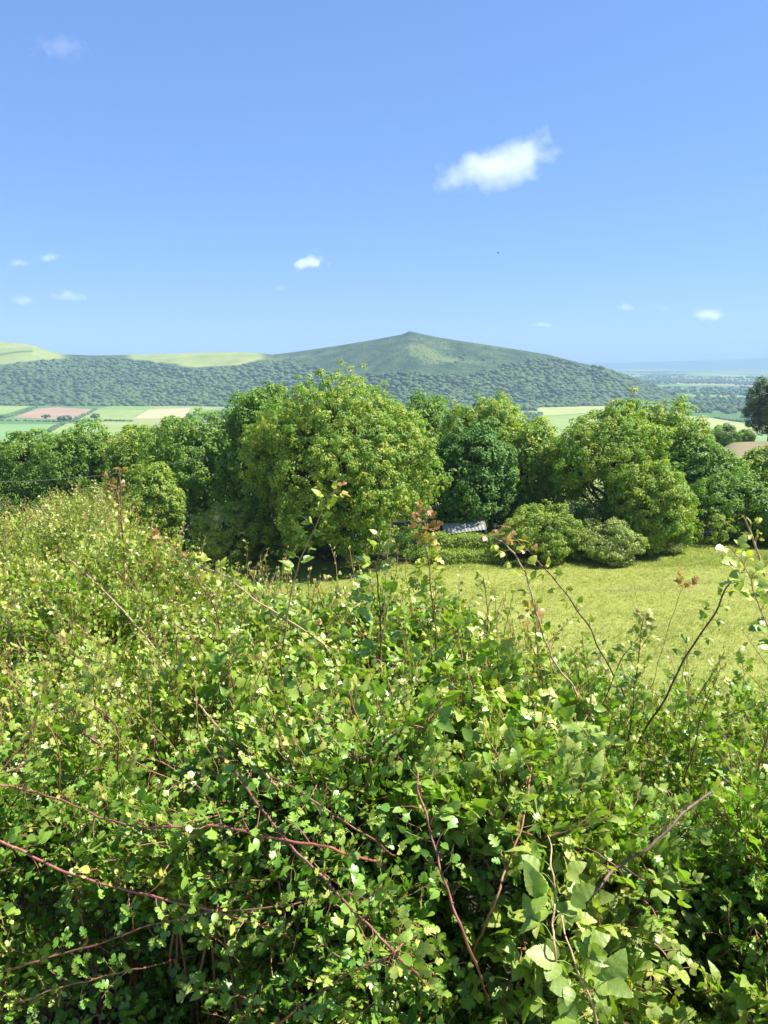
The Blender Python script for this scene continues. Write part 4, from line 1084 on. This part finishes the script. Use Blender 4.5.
def hedge(mats, stem_mats):
    # kinds of sprig
    K = {
     'thorn': [make_sprig(HAWS + [HAW_R], rng.uniform(.07, .13), int(rng.integers(5, 8)), .0245, tip_age=1.0) for _ in range(10)],
     'round': [make_sprig(HAWRS + [OVAL], rng.uniform(.08, .14), int(rng.integers(5, 8)), .0235, tip_age=.7) for _ in range(10)],
     'glossy': [make_sprig([MAPLE] + HAWS + HAWS, rng.uniform(.09, .14), int(rng.integers(5, 8)), .0255, tip_age=.6) for _ in range(10)],
     'bramble': [make_sprig(BRAMS, rng.uniform(.10, .16), int(rng.integers(4, 7)), .039, compound=True, tip_age=.8, rt=.0016) for _ in range(10)],
    }
    # the plants of the hedge: seed pixel, kind, label
    plants = [
     ('hawthorn_bush', 'dome-topped hawthorn bush at the far left end of the hedge, its tips reddish', 75, 530, [('thorn', 1.0)], 'young', 1.0),
     ('hawthorn_bush', 'hawthorn with small yellowish leaves at the left edge, below the dome-topped bush', 30, 640, [('thorn', .85), ('round', .15)], 'young', 1.0),
     ('hawthorn_bush', 'hawthorn with many fine reddish twigs between the dome-topped bush and the arching cane', 190, 640, [('thorn', .9), ('round', .1)], 'young', 1.0),
     ('hawthorn_bush', 'rounded-leaf hawthorn crossed by long pink stems at lower left', 150, 850, [('round', .8), ('thorn', .2)], 'mid', 1.0),
     ('hawthorn_bush', 'shaded dark hawthorn at the bottom left corner', 90, 985, [('round', .8), ('thorn', .2)], 'mid', 1.0),
     ('bramble_bush', 'bramble with broad mid-green leaflets on the crest left of centre', 320, 670, [('bramble', .5), ('round', .3), ('thorn', .2)], 'mid', .9),
     ('bramble_bush', 'bramble with large bright leaflets on the crest at centre, under the pale upright shoot', 470, 700, [('bramble', .55), ('glossy', .25), ('thorn', .2)], 'mid', .9),
     ('hawthorn_bush', 'deep green hawthorn with dark gaps in the middle of the hedge face', 340, 840, [('round', .6), ('thorn', .4)], 'mid', 1.0),
     ('hawthorn_bush', 'glossy lobed-leaf bush on the right crest below the open meadow', 650, 740, [('glossy', .6), ('thorn', .4)], 'bright', 1.0),
     ('hawthorn_bush', 'glossy lobed-leaf bush at the right edge with sunlit white glints', 720, 860, [('glossy', .75), ('thorn', .25)], 'bright', 1.0),
     ('bramble_bush', 'bramble with very large pale crinkled leaflets at the bottom right', 610, 950, [('bramble', .6), ('glossy', .4)], 'pale', .95),
     ('hawthorn_bush', 'bush of mixed small leaves low in the centre, beside the pale bramble', 430, 960, [('glossy', .5), ('round', .5)], 'mid', 1.0),
    ]
    seeds = np.array([[p[2], p[3]] for p in plants], float)
    # candidate spots all over the hedge
    n = 300000
    px = rng.uniform(-800, 2300, n); v = rng.uniform(.12, 2.5, n)
    nr, area = hedge_normal(px, v)
    p = hedge_point(px, v)
    sx, sy = proj(p)
    inview = (sx > -70) & (sx < 840)
    dens = 1500.0 * np.where(inview, 1, np.where((px > 0) & (px < 1350), .8, .4)) * np.where(v > 2.1, .5, 1) * np.where(v < 1, 1.7, 1.0) * np.where(p[:, 1] > 3.4, .75, 1)
    tot = 3100 * 2.38
    prob = dens * area * tot / n
    acc = rng.uniform(size=n) < prob
    px, v, nr, p, sx, sy = px[acc], v[acc], nr[acc], p[acc], sx[acc], sy[acc]
    n = len(p)
    sx2 = np.clip(sx, -60, 830) + rng.normal(size=n) * 24 + 26 * noise(p, .3, 91); sy2 = np.clip(sy, 480, 1060) + rng.normal(size=n) * 18 + 24 * noise(p, .3, 92)
    own = np.argmin((sx2[:, None] - seeds[None, :, 0]) ** 2 + (sy2[:, None] - seeds[None, :, 1]) ** 2 * 1.3, 1)
    depth = rng.exponential(.07, n); depth = np.where(rng.uniform(size=n) < .12, -rng.uniform(0, .05, n), np.minimum(depth, .34))
    depth = depth + .20 * sstep(.1, -.35, noise(p, .14, 96)) + .06 * sstep(.1, -.4, noise(p, .06, 97))
    pos = p - nr * depth[:, None]
    ax = unit(nr * .55 + [0, -.08, .55] + rng.normal(size=(n, 3)) * .55)
    R = frames(ax, unit(nr * .5 + [0.15, 0, .9] + rng.normal(size=(n, 3)) * .25), rng.normal(size=n) * .6)
    S = rng.uniform(.65, 1.3, n)
    lush = noise(p, .5, 95)
    SH = [make_sprig([HAW, HAW_R], rng.uniform(.16, .34), int(rng.integers(7, 11)), .020, tip_age=1.25, rt=.0017, droop=.2) for _ in range(12)]
    cand = np.where((v > .9) & (v < 2.15) & inview[acc])[0]
    wgt = np.where(v[cand] > 1.75, 4.5, 1.0) * np.where(sx[cand] < 260, 1.5, 1.0)
    shoots = rng.choice(cand, 1050, replace=False, p=wgt / wgt.sum())
    for i, (name, lab, _, _, kinds, tone, sc) in enumerate(plants):
        m = np.where(own == i)[0]
        if not len(m): continue
        base = np.array([np.median(pos[m, 0]), np.median(pos[m, 1]), 0.0]); base[2] = float(gz(base[0], base[1]))
        o = empty(name, base); tag(o, lab, 'bush', 'bushes of the roadside hedge')
        AL, AS = Acc(), Acc()
        ks = [k for k, _ in kinds]; pr = np.array([w for _, w in kinds]); pr = pr / pr.sum()
        kk = rng.choice(len(ks), len(m), p=pr)
        ABr = Acc()
        for j, kname in enumerate(ks):
            mm = m[kk == j]
            if not len(mm): continue
            dst = ABr if kname == 'bramble' else AL
            scatter_sprigs(dst, AS, K[kname], rng.integers(0, 10, len(mm)), R[mm], pos[mm], S[mm] * sc,
                           np.clip(rng.uniform(0, 1, len(mm)) + .25 * lush[mm], 0, 1),
                           np.clip(np.where(depth[mm] < .07, rng.uniform(.3, 1.2, len(mm)), rng.uniform(0, .35, len(mm))), 0, 1.2))
        sm_ = shoots[own[shoots] == i]
        if len(sm_):
            k_ = len(sm_)
            xa_ = unit(np.array([-.12, 0, 1.0]) + nr[sm_] * .25 + rng.normal(size=(k_, 3)) * .38)
            scatter_sprigs(AL, AS, SH, rng.integers(0, 12, k_), frames(xa_, unit(np.array([.2, -.6, .5]) + rng.normal(size=(k_, 3)) * .6), rng.normal(size=k_)), p[sm_] - nr[sm_] * .06, rng.uniform(.6, 1.05, k_), rng.uniform(.3, 1, k_), rng.uniform(.4, 1.2, k_))
        if AL.n: AL.build('foliage', mats[tone], o)
        if ABr.n: ABr.build('bramble_leaves' if name != 'bramble_bush' else 'leaves', mats['bramble_' + ('pale' if tone == 'pale' else 'mid')], o)
        # inner branches reaching up from the ground
        for q in m[rng.permutation(len(m))[:45]]:
            tgt = pos[q]; b0 = np.array([base[0] + (tgt[0] - base[0]) * .75, tgt[1] + rng.uniform(.05, .25), float(gz(tgt[0], tgt[1]))])
            pth = smooth_path([b0, (b0 + tgt) / 2 + rng.normal(size=3) * .05, tgt], 8)
            V, T, al = tube(pth, np.linspace(.006, .0018, 8), 5); AS.add(V, T, along=al * .3)
        AS.build('stems', stem_mats['twig'], o)

def cane(name, cat, label, pts, off, mats, stem_mat, leafmat, r=(.0036, .0016), leaves='bramble', nleaf=7, leaf_len=.03, tip_red=0.7, start=.15, thorns=True, depths=None, seed=0, group=None, root=True):
    """one long shoot; pts = photo pixels from base to tip, off = how far it stands out of the hedge surface towards the viewer"""
    g = np.random.default_rng(seed + 900)
    W_ = []
    for i, (px, py) in enumerate(pts):
        d = depths[i] if depths is not None else hedge_depth(px, py) - off
        W_.append(P(px, py, d))
    W_ = np.array(W_)
    if root:
        b = W_[0] + np.array([g.uniform(-.05, .05), .32, 0]); b[2] = gz(b[0], b[1]) - .02
        vd = W_[0] - EYE; vd = vd / np.linalg.norm(vd)
        bk = W_[0] - W_[1]; bk = bk / np.linalg.norm(bk)
        mid = W_[0] + vd * .22 + bk * .10 if depths is None else W_[0] + bk * .16 + np.array([0, .05, -.10])
        b = mid + np.array([g.uniform(-.05, .05), .2, 0]); b[2] = gz(b[0], b[1]) - .02
        if depths is None:
            ve = W_[-1] - EYE; ve = ve / np.linalg.norm(ve); fe = W_[-1] - W_[-2]; fe = fe / np.linalg.norm(fe)
            W_ = np.concatenate([[mid + vd * .12, mid], W_, [W_[-1] + ve * .10 + fe * .07, W_[-1] + ve * .26 + fe * .10]])
        else:
            W_ = np.concatenate([[b, mid], W_])
    npt = 14 * len(W_)
    path = smooth_path(W_, npt)
    path = path + np.stack([noise(path, .06, 3), noise(path, .06, 4), noise(path, .06, 5)], -1) * .004
    zz = np.cross(unit(np.gradient(path, axis=0)), unit(g.normal(size=3)[None])[0]); nodes = np.sin(np.arange(npt) * 2 * math.pi / 11 + g.uniform(0, 6))
    path = path + zz * (nodes * .0013)[:, None]
    o = empty(name, W_[0]); tag(o, label, cat, group)
    if depths is None and leaf_len < .04: leaf_len *= .8; leaves = 'thorn' if seed % 3 else 'round'
    A = Acc()
    rr = np.linspace(r[0], r[1], npt) * (.8 if depths is not None else .66)
    V, T, al = tube(path, rr * (1 + .12 * np.sin(np.arange(npt) * 1.9)), 7); A.add(V, T, along=al)
    seg = unit(np.gradient(path, axis=0))
    i0 = int(npt * (2 / len(W_) if root else 0))
    if thorns:
        for i in range(i0, npt - 3, 3):
            dv = unit(np.cross(seg[i], g.normal(size=3)) - seg[i] * .35)
            tip = path[i] + dv * rr[i] * 3.2
            s = unit(np.cross(dv, seg[i])) * rr[i] * .5
            A.add([path[i] + seg[i] * rr[i], path[i] - seg[i] * rr[i], path[i] + s, path[i] - s, tip], [(0, 2, 4), (2, 1, 4), (1, 3, 4), (3, 0, 4)], along=al[i * 7])
    L = Acc()
    nleaf = int(round(nleaf * (1.9 if depths is not None else 2.8))) if nleaf != 3 else 3
    for k in range(nleaf):
        u = start + (1 - start) * (k + g.uniform(-.25, .25)) / max(nleaf - 1, 1)
        i = int(np.clip(i0 + (npt - 1 - i0) * u, i0, npt - 1))
        side = 1 if k % 2 else -1
        lat = unit(np.cross(seg[i], [0, -1, .3])) * side
        d = unit(lat * g.uniform(.5, 1) + seg[i] * g.uniform(.2, .8) + np.array([0, -.35, .25]) * g.uniform(.3, 1) + g.normal(size=3) * .2)
        age = float(np.clip((u - .35) / .65 * tip_red + g.normal() * .1, 0, 1))
        size = leaf_len * g.uniform(.75, 1.2) * (1 - .4 * u)
        def blade(leafset, base, dd, sc):
            up = unit((np.array([.1, -.45, .8]) + g.normal(size=3) * .35)[None])
            R = frames(dd[None], up, g.normal(size=1) * .4)
            put(L, leafset[g.integers(len(leafset))], R, base[None], np.array([sc]), np.array([g.uniform()]), np.array([age]))
        if leaves == 'bramble':
            pl = size * .8; e = path[i] + d * pl
            Vp, Tp, ap = tube(smooth_path([path[i], (path[i] + e) / 2 + seg[i] * pl * .2, e], 5), .0008, 4); L.add(Vp, Tp, rnd=.5, age=.3, luv=np.zeros((len(Vp), 3)))
            sv = unit(np.cross(d, [0, -.3, 1.0]))
            blade(BRAMS, e, d, size * 1.05)
            for s in (1, -1): blade(BRAMS, e, unit(d * .5 + sv * s), size * .8)
        else:
            nc = g.integers(2, 6)
            tw = path[i] + d * g.uniform(.01, .07) * (1 - .6 * u) + seg[i] * .01
            Vp, Tp, ap = tube(smooth_path([path[i], (path[i] + tw) / 2 + g.normal(size=3) * .004, tw], 5), np.linspace(rr[i] * .5, .0006, 5), 4); A.add(Vp, Tp, along=ap)
            for q in range(nc):
                dd = unit(d + g.normal(size=3) * .6)
                e0 = path[i] + (tw - path[i]) * g.uniform(.3, 1)
                e = e0 + dd * size * .25
                Vp, Tp, ap = tube(np.stack([e0, e]), .0006, 3); L.add(Vp, Tp, rnd=.5, age=.3, luv=np.zeros((len(Vp), 3)))
                blade(HAWS if leaves == 'thorn' else [OVAL, HAW_R], e, dd, size * g.uniform(.7, 1.1))
    A.build('stem', stem_mat, o)
    if L.n: L.build('foliage', leafmat, o)
    return o

def canes(M, S):
    red, brown, pale, dark = S['red'], S['twig'], S['pale'], S['dark']
    tipm, ym = M['tip'], M['young']
    C = lambda *a, **k: cane(*a, mats=None, **k)
    b, h = 'bramble_cane', 'hawthorn_shoot'
    bg, hg = 'bramble canes of the hedge', 'hawthorn shoots of the hedge'
    L = [
     # name, category, label, pts, off, stem, leafmat, kw
     (h, 'tall thin upright shoot with yellow and red leaves against the light green tree', [(130, 640), (125, 580), (122, 520), (120, 471)], [3.2, 3.15, 3.1, 3.1], brown, tipm, dict(leaves='thorn', nleaf=14, leaf_len=.035, tip_red=1.1, r=(.006, .0022))),
     (h, 'thin leaning twin shoot beside the tall upright one, pinkish at the tip', [(131, 640), (126, 570), (118, 510), (110, 478)], [3.25, 3.2, 3.18, 3.15], red, tipm, dict(leaves='thorn', nleaf=10, leaf_len=.03, tip_red=1.2, r=(.005, .0018))),
     (b, 'arching pale red cane bending left over the crest, left of centre', [(348, 664), (300, 628), (255, 600), (225, 577), (200, 566), (180, 556)], [2.2, 2.15, 2.15, 2.2, 2.25, 2.3], pale, tipm, dict(nleaf=10, leaf_len=.034, tip_red=1.1)),
     (h, 'crooked shoot with pinkish tip leaves above the arching cane end', [(200, 585), (186, 560), (172, 545), (155, 538)], [2.5, 2.45, 2.4, 2.4], red, tipm, dict(leaves='thorn', nleaf=10, leaf_len=.028, tip_red=1.3, r=(.003, .0012))),
     (b, 'curving shoot with separate yellow-green leaves against the dark foot of the biggest tree', [(286, 630), (294, 580), (306, 548), (318, 522), (326, 500), (341, 487)], [2.1, 2.05, 2.0, 2.0, 2.0, 2.0], pale, tipm, dict(nleaf=9, leaf_len=.034, tip_red=.9, r=(.003, .001))),
     (b, 'upright shoot with a spread pair of big green leaves below the biggest tree', [(380, 660), (379, 610), (377, 570), (380, 538)], [1.95, 1.9, 1.9, 1.9], dark, ym, dict(nleaf=7, leaf_len=.045, tip_red=.5, r=(.0035, .0016))),
     (h, 'bare straight grey-pink twig beside the spread pair of big leaves', [(383, 620), (387, 570), (391, 518)], [1.95, 1.95, 1.95], pale, tipm, dict(leaves='thorn', nleaf=0, r=(.0028, .0012), thorns=True)),
     (h, 'upright shoot with orange-red leaves in front of the garden hedges', [(436, 650), (432, 600), (426, 550), (422, 508)], [1.95, 1.93, 1.92, 1.9], red, tipm, dict(leaves='thorn', nleaf=13, leaf_len=.034, tip_red=1.5, start=.3, r=(.0032, .0013))),
     (b, 'stout pale tan cane arching over the meadow, its tip drooping to the left', [(580, 700), (558, 668), (545, 640), (533, 600), (522, 568), (508, 547), (492, 535)], [1.8, 1.78, 1.78, 1.78, 1.8, 1.82, 1.85], pale, tipm, dict(nleaf=8, leaf_len=.032, tip_red=.9, start=.35, r=(.0038, .0017))),
     (b, 'long dark brown cane crossing the meadow behind the stout pale one', [(640, 730), (622, 692), (600, 648), (575, 605), (548, 572), (520, 545), (500, 527)], [1.95, 1.93, 1.92, 1.92, 1.94, 1.97, 2.0], dark, tipm, dict(nleaf=13, leaf_len=.026, tip_red=1.3, start=.2, r=(.0037, .0015))),
     (b, 'thick dark thorny branch slanting up to the right across the meadow', [(640, 740), (666, 697), (690, 652), (715, 610), (730, 585), (745, 570)], [1.8, 1.75, 1.72, 1.7, 1.7, 1.7], dark, tipm, dict(nleaf=12, leaf_len=.028, tip_red=.6, start=.15, r=(.0042, .0019))),
     (h, 'pale tan shoot rising at the right photo edge over the meadow corner', [(775, 640), (768, 590), (757, 552), (744, 519)], [1.62, 1.6, 1.6, 1.6], pale, tipm, dict(leaves='thorn', nleaf=6, leaf_len=.026, tip_red=.9, r=(.004, .0022))),
     (b, 'thin leafy shoot leaning in from the right edge below the pale tan one', [(800, 700), (775, 640), (757, 600), (748, 570), (730, 545)], [1.6, 1.58, 1.55, 1.55, 1.55], pale, ym, dict(nleaf=8, leaf_len=.042, tip_red=.5, r=(.003, .0014))),
     (h, 'slender twig ending in a single rusty leaf cluster in the middle of the meadow', [(640, 720), (655, 675), (672, 620), (684, 583)], [1.9, 1.88, 1.86, 1.85], red, tipm, dict(leaves='thorn', nleaf=3, leaf_len=.04, tip_red=1.6, start=.93, r=(.0012, .0006), thorns=False)),
     (h, 'bushy upright twig with small bright leaves, right of the long dark brown cane', [(628, 740), (634, 690), (640, 650), (643, 615)], [1.85, 1.85, 1.85, 1.85], dark, ym, dict(leaves='thorn', nleaf=14, leaf_len=.03, tip_red=.9, r=(.003, .0012))),
     (h, 'short forked twig left of the bushy upright twig on the crest', [(590, 740), (608, 690), (625, 655), (645, 632)], [1.9, 1.9, 1.88, 1.88], brown, ym, dict(leaves='thorn', nleaf=9, leaf_len=.028, tip_red=.8, r=(.003, .0012))),
     (h, 'dark upright twig with paired green leaves between the orange-tipped shoot and the stout cane', [(476, 710), (484, 660), (488, 620), (484, 577)], [1.95, 1.93, 1.92, 1.92], dark, ym, dict(leaves='thorn', nleaf=11, leaf_len=.032, tip_red=.5, r=(.003, .0012))),
     (h, 'reddish leafy shoot standing just left of the stout pale cane', [(545, 740), (543, 690), (538, 650), (534, 612)], [1.85, 1.84, 1.83, 1.83], red, tipm, dict(leaves='round', nleaf=11, leaf_len=.036, tip_red=1.0, r=(.003, .0014))),
     (h, 'straight thin twig at the right end of the crest', [(690, 760), (700, 720), (712, 690), (722, 668)], [1.8, 1.78, 1.77, 1.77], brown, ym, dict(leaves='thorn', nleaf=8, leaf_len=.028, tip_red=.9, r=(.0028, .0012))),
     # canes lying over the hedge
     (b, 'dark red cane running down from the left photo edge through small yellow leaves', [(-10, 600), (8, 622), (25, 655), (42, 690), (62, 715), (90, 738)], None, red, M['mid'], dict(off=.08, nleaf=8, leaf_len=.026, tip_red=.4, r=(.005, .003))),
     (b, 'long diagonal pinkish cane through the hawthorn with reddish twigs', [(70, 560), (105, 592), (140, 630), (170, 668), (205, 712), (240, 750), (268, 778)], None, pale, M['mid'], dict(off=.08, nleaf=9, leaf_len=.028, tip_red=.4, r=(.0055, .0032))),
     (b, 'second diagonal cane above and parallel to the long pinkish one', [(120, 575), (160, 612), (195, 640), (230, 672), (262, 700)], None, red, M['mid'], dict(off=.08, nleaf=8, leaf_len=.028, tip_red=.5, r=(.005, .0025))),
     (b, 'dark red cane reaching in from the left edge above the two pink lower ones', [(-8, 783), (25, 790), (60, 800), (95, 815), (130, 828)], None, red, M['mid'], dict(off=.075, nleaf=6, leaf_len=.03, tip_red=.3, r=(.0036, .0022))),
     (b, 'bright pink-red nearly level stem across the lower left of the hedge', [(340, 852), (315, 846), (275, 838), (230, 828), (190, 825), (150, 829)], None, S['pink'], M['mid'], dict(off=.08, nleaf=7, leaf_len=.03, tip_red=.4, r=(.0042, .0026))),
     (b, 'long pink stem sagging from the left edge under the bright level one', [(-8, 838), (20, 850), (60, 870), (110, 886), (160, 897), (215, 912), (250, 922)], None, S['pink'], M['mid'], dict(off=.08, nleaf=8, leaf_len=.032, tip_red=.4, r=(.0042, .0026))),
     (b, 'thin stem rising right below the long sagging pink one', [(20, 966), (60, 952), (110, 940), (150, 925), (200, 914), (275, 906)], None, red, M['mid'], dict(off=.08, nleaf=8, leaf_len=.032, tip_red=.4, r=(.0028, .0016))),
     (b, 'lowest thin stem at the bottom left corner with a withered tip', [(150, 965), (110, 975), (70, 985), (25, 1000)], None, brown, M['mid'], dict(off=.075, nleaf=6, leaf_len=.03, tip_red=.9, r=(.0024, .0014))),
     (b, 'reddish cane crossing down to the right over the bright level stem', [(225, 760), (250, 795), (275, 825), (305, 862), (330, 885), (360, 918), (392, 950)], None, red, M['mid'], dict(off=.08, nleaf=8, leaf_len=.032, tip_red=.4, r=(.0038, .0026))),
     (b, 'short reddish cane right of the crossing one, sloping the same way', [(268, 775), (300, 793), (330, 812), (365, 835)], None, red, M['mid'], dict(off=.08, nleaf=6, leaf_len=.032, tip_red=.4, r=(.003, .002))),
     (b, 'dark stem climbing right from the bottom edge left of centre', [(280, 1022), (305, 1003), (335, 985), (385, 955)], None, red, M['mid'], dict(off=.075, nleaf=5, leaf_len=.034, tip_red=.3, r=(.0034, .002))),
     (b, 'tall reddish stem down the centre of the hedge face from the crest', [(470, 950), (448, 890), (432, 840), (418, 780), (410, 720), (404, 660), (402, 610)], None, red, M['mid'], dict(off=.08, nleaf=10, leaf_len=.034, tip_red=.5, r=(.0038, .002))),
     (b, 'brown stem right of the tall reddish one, leaning slightly right upwards', [(492, 905), (508, 865), (522, 820), (530, 775), (534, 730), (536, 690)], None, brown, M['mid'], dict(off=.08, nleaf=7, leaf_len=.034, tip_red=.5, r=(.0036, .002))),
     (b, 'thick dark branch slanting up through the glossy leaves at right', [(590, 900), (618, 868), (650, 845), (685, 812), (715, 788)], None, dark, M['mid'], dict(off=.075, nleaf=5, leaf_len=.034, tip_red=.3, r=(.0052, .0036))),
     (b, 'bramble shoot with big pale crinkled leaves at the bottom right of the hedge', [(556, 960), (554, 925), (556, 895), (553, 870)], None, pale, M['bramble_pale'], dict(off=.13, nleaf=4, leaf_len=.052, tip_red=.8, r=(.0034, .0018))),
     (b, 'bramble shoot with broad pale leaves cut by the bottom edge', [(600, 1040), (590, 1000), (580, 975), (572, 950)], None, pale, M['bramble_pale'], dict(off=.13, nleaf=4, leaf_len=.056, tip_red=.5, r=(.0034, .0018))),
    ]
    for i, (nm, lab, pts, dep, sm, lm, kw) in enumerate(L):
        kw = dict(kw); off = kw.pop('off', .05)
        C(nm, 'bramble cane' if nm == b else 'shoot', lab, pts, off, stem_mat=sm, leafmat=lm, depths=dep, seed=i, group=bg if nm == b else hg, root=True, **kw)

def main():
    global ICO, BARK
    setup()
    ICO = ico()
    BARK = simple_mat('bark_material', (0.05, 0.04, 0.03), (0.11, 0.09, 0.065), 3.0, .9, .2, bump=.5)
    land(); hill()
    wood = leaf_mat('far_wood_material', (0.026, 0.056, 0.020), (0.060, 0.108, 0.034), (0.10, 0.15, 0.045), 0.1, .7, .2, k=1.0)
    far_woods(wood); valley_fields()
    trees(); grass(); shed(); cable(); bird()
    M = {
     'young': leaf_mat('young_hawthorn_material', (0.075, 0.125, 0.020), (0.15, 0.20, 0.035), (0.235, 0.265, 0.06), .29, .36, .55, tip=(0.34, 0.25, 0.09), k=1.95),
     'mid': leaf_mat('hawthorn_material', (0.045, 0.105, 0.018), (0.104, 0.165, 0.029), (0.24, 0.29, 0.06), .27, .37, .45, tip=(0.32, 0.25, 0.06), k=2.05),
     'bright': leaf_mat('glossy_leaf_material', (0.060, 0.120, 0.020), (0.130, 0.185, 0.033), (0.27, 0.31, 0.065), .27, .36, .45, tip=(0.33, 0.26, 0.06), k=2.15),
     'bramble_mid': leaf_mat('bramble_leaf_material', (0.075, 0.140, 0.024), (0.141, 0.205, 0.036), (0.27, 0.31, 0.06), .28, .36, .55, veins=True, tip=(0.36, 0.24, 0.06), k=1.9),
     'bramble_pale': leaf_mat('pale_bramble_leaf_material', (0.15, 0.22, 0.05), (0.22, 0.29, 0.075), (0.32, 0.33, 0.09), .36, .45, .45, veins=True, tip=(0.36, 0.27, 0.08), k=1.15),
     'tip': leaf_mat('shoot_tip_material', (0.09, 0.15, 0.024), (0.17, 0.22, 0.04), (0.33, 0.32, 0.06), .42, .42, .5, tip=(0.36, 0.17, 0.07), k=1.3),
    }
    M['pale'] = M['bramble_pale']
    S = {
     'twig': simple_mat('twig_material', (0.13, 0.06, 0.04), (0.24, 0.12, 0.075), 40, .6, .4, 'along', (0.30, 0.16, 0.08)),
     'red': simple_mat('red_stem_material', (0.15, 0.055, 0.045), (0.26, 0.11, 0.08), 30, .5, .4),
     'pink': simple_mat('pink_stem_material', (0.23, 0.072, 0.060), (0.34, 0.125, 0.10), 30, .42, .5),
     'pale': simple_mat('pale_stem_material', (0.36, 0.24, 0.15), (0.48, 0.32, 0.20), 30, .55, .4),
     'dark': simple_mat('dark_stem_material', (0.085, 0.05, 0.035), (0.17, 0.10, 0.07), 30, .6, .4),
    }
    hedge(M, S)
    canes(M, S)
    clouds(); haze()

main()
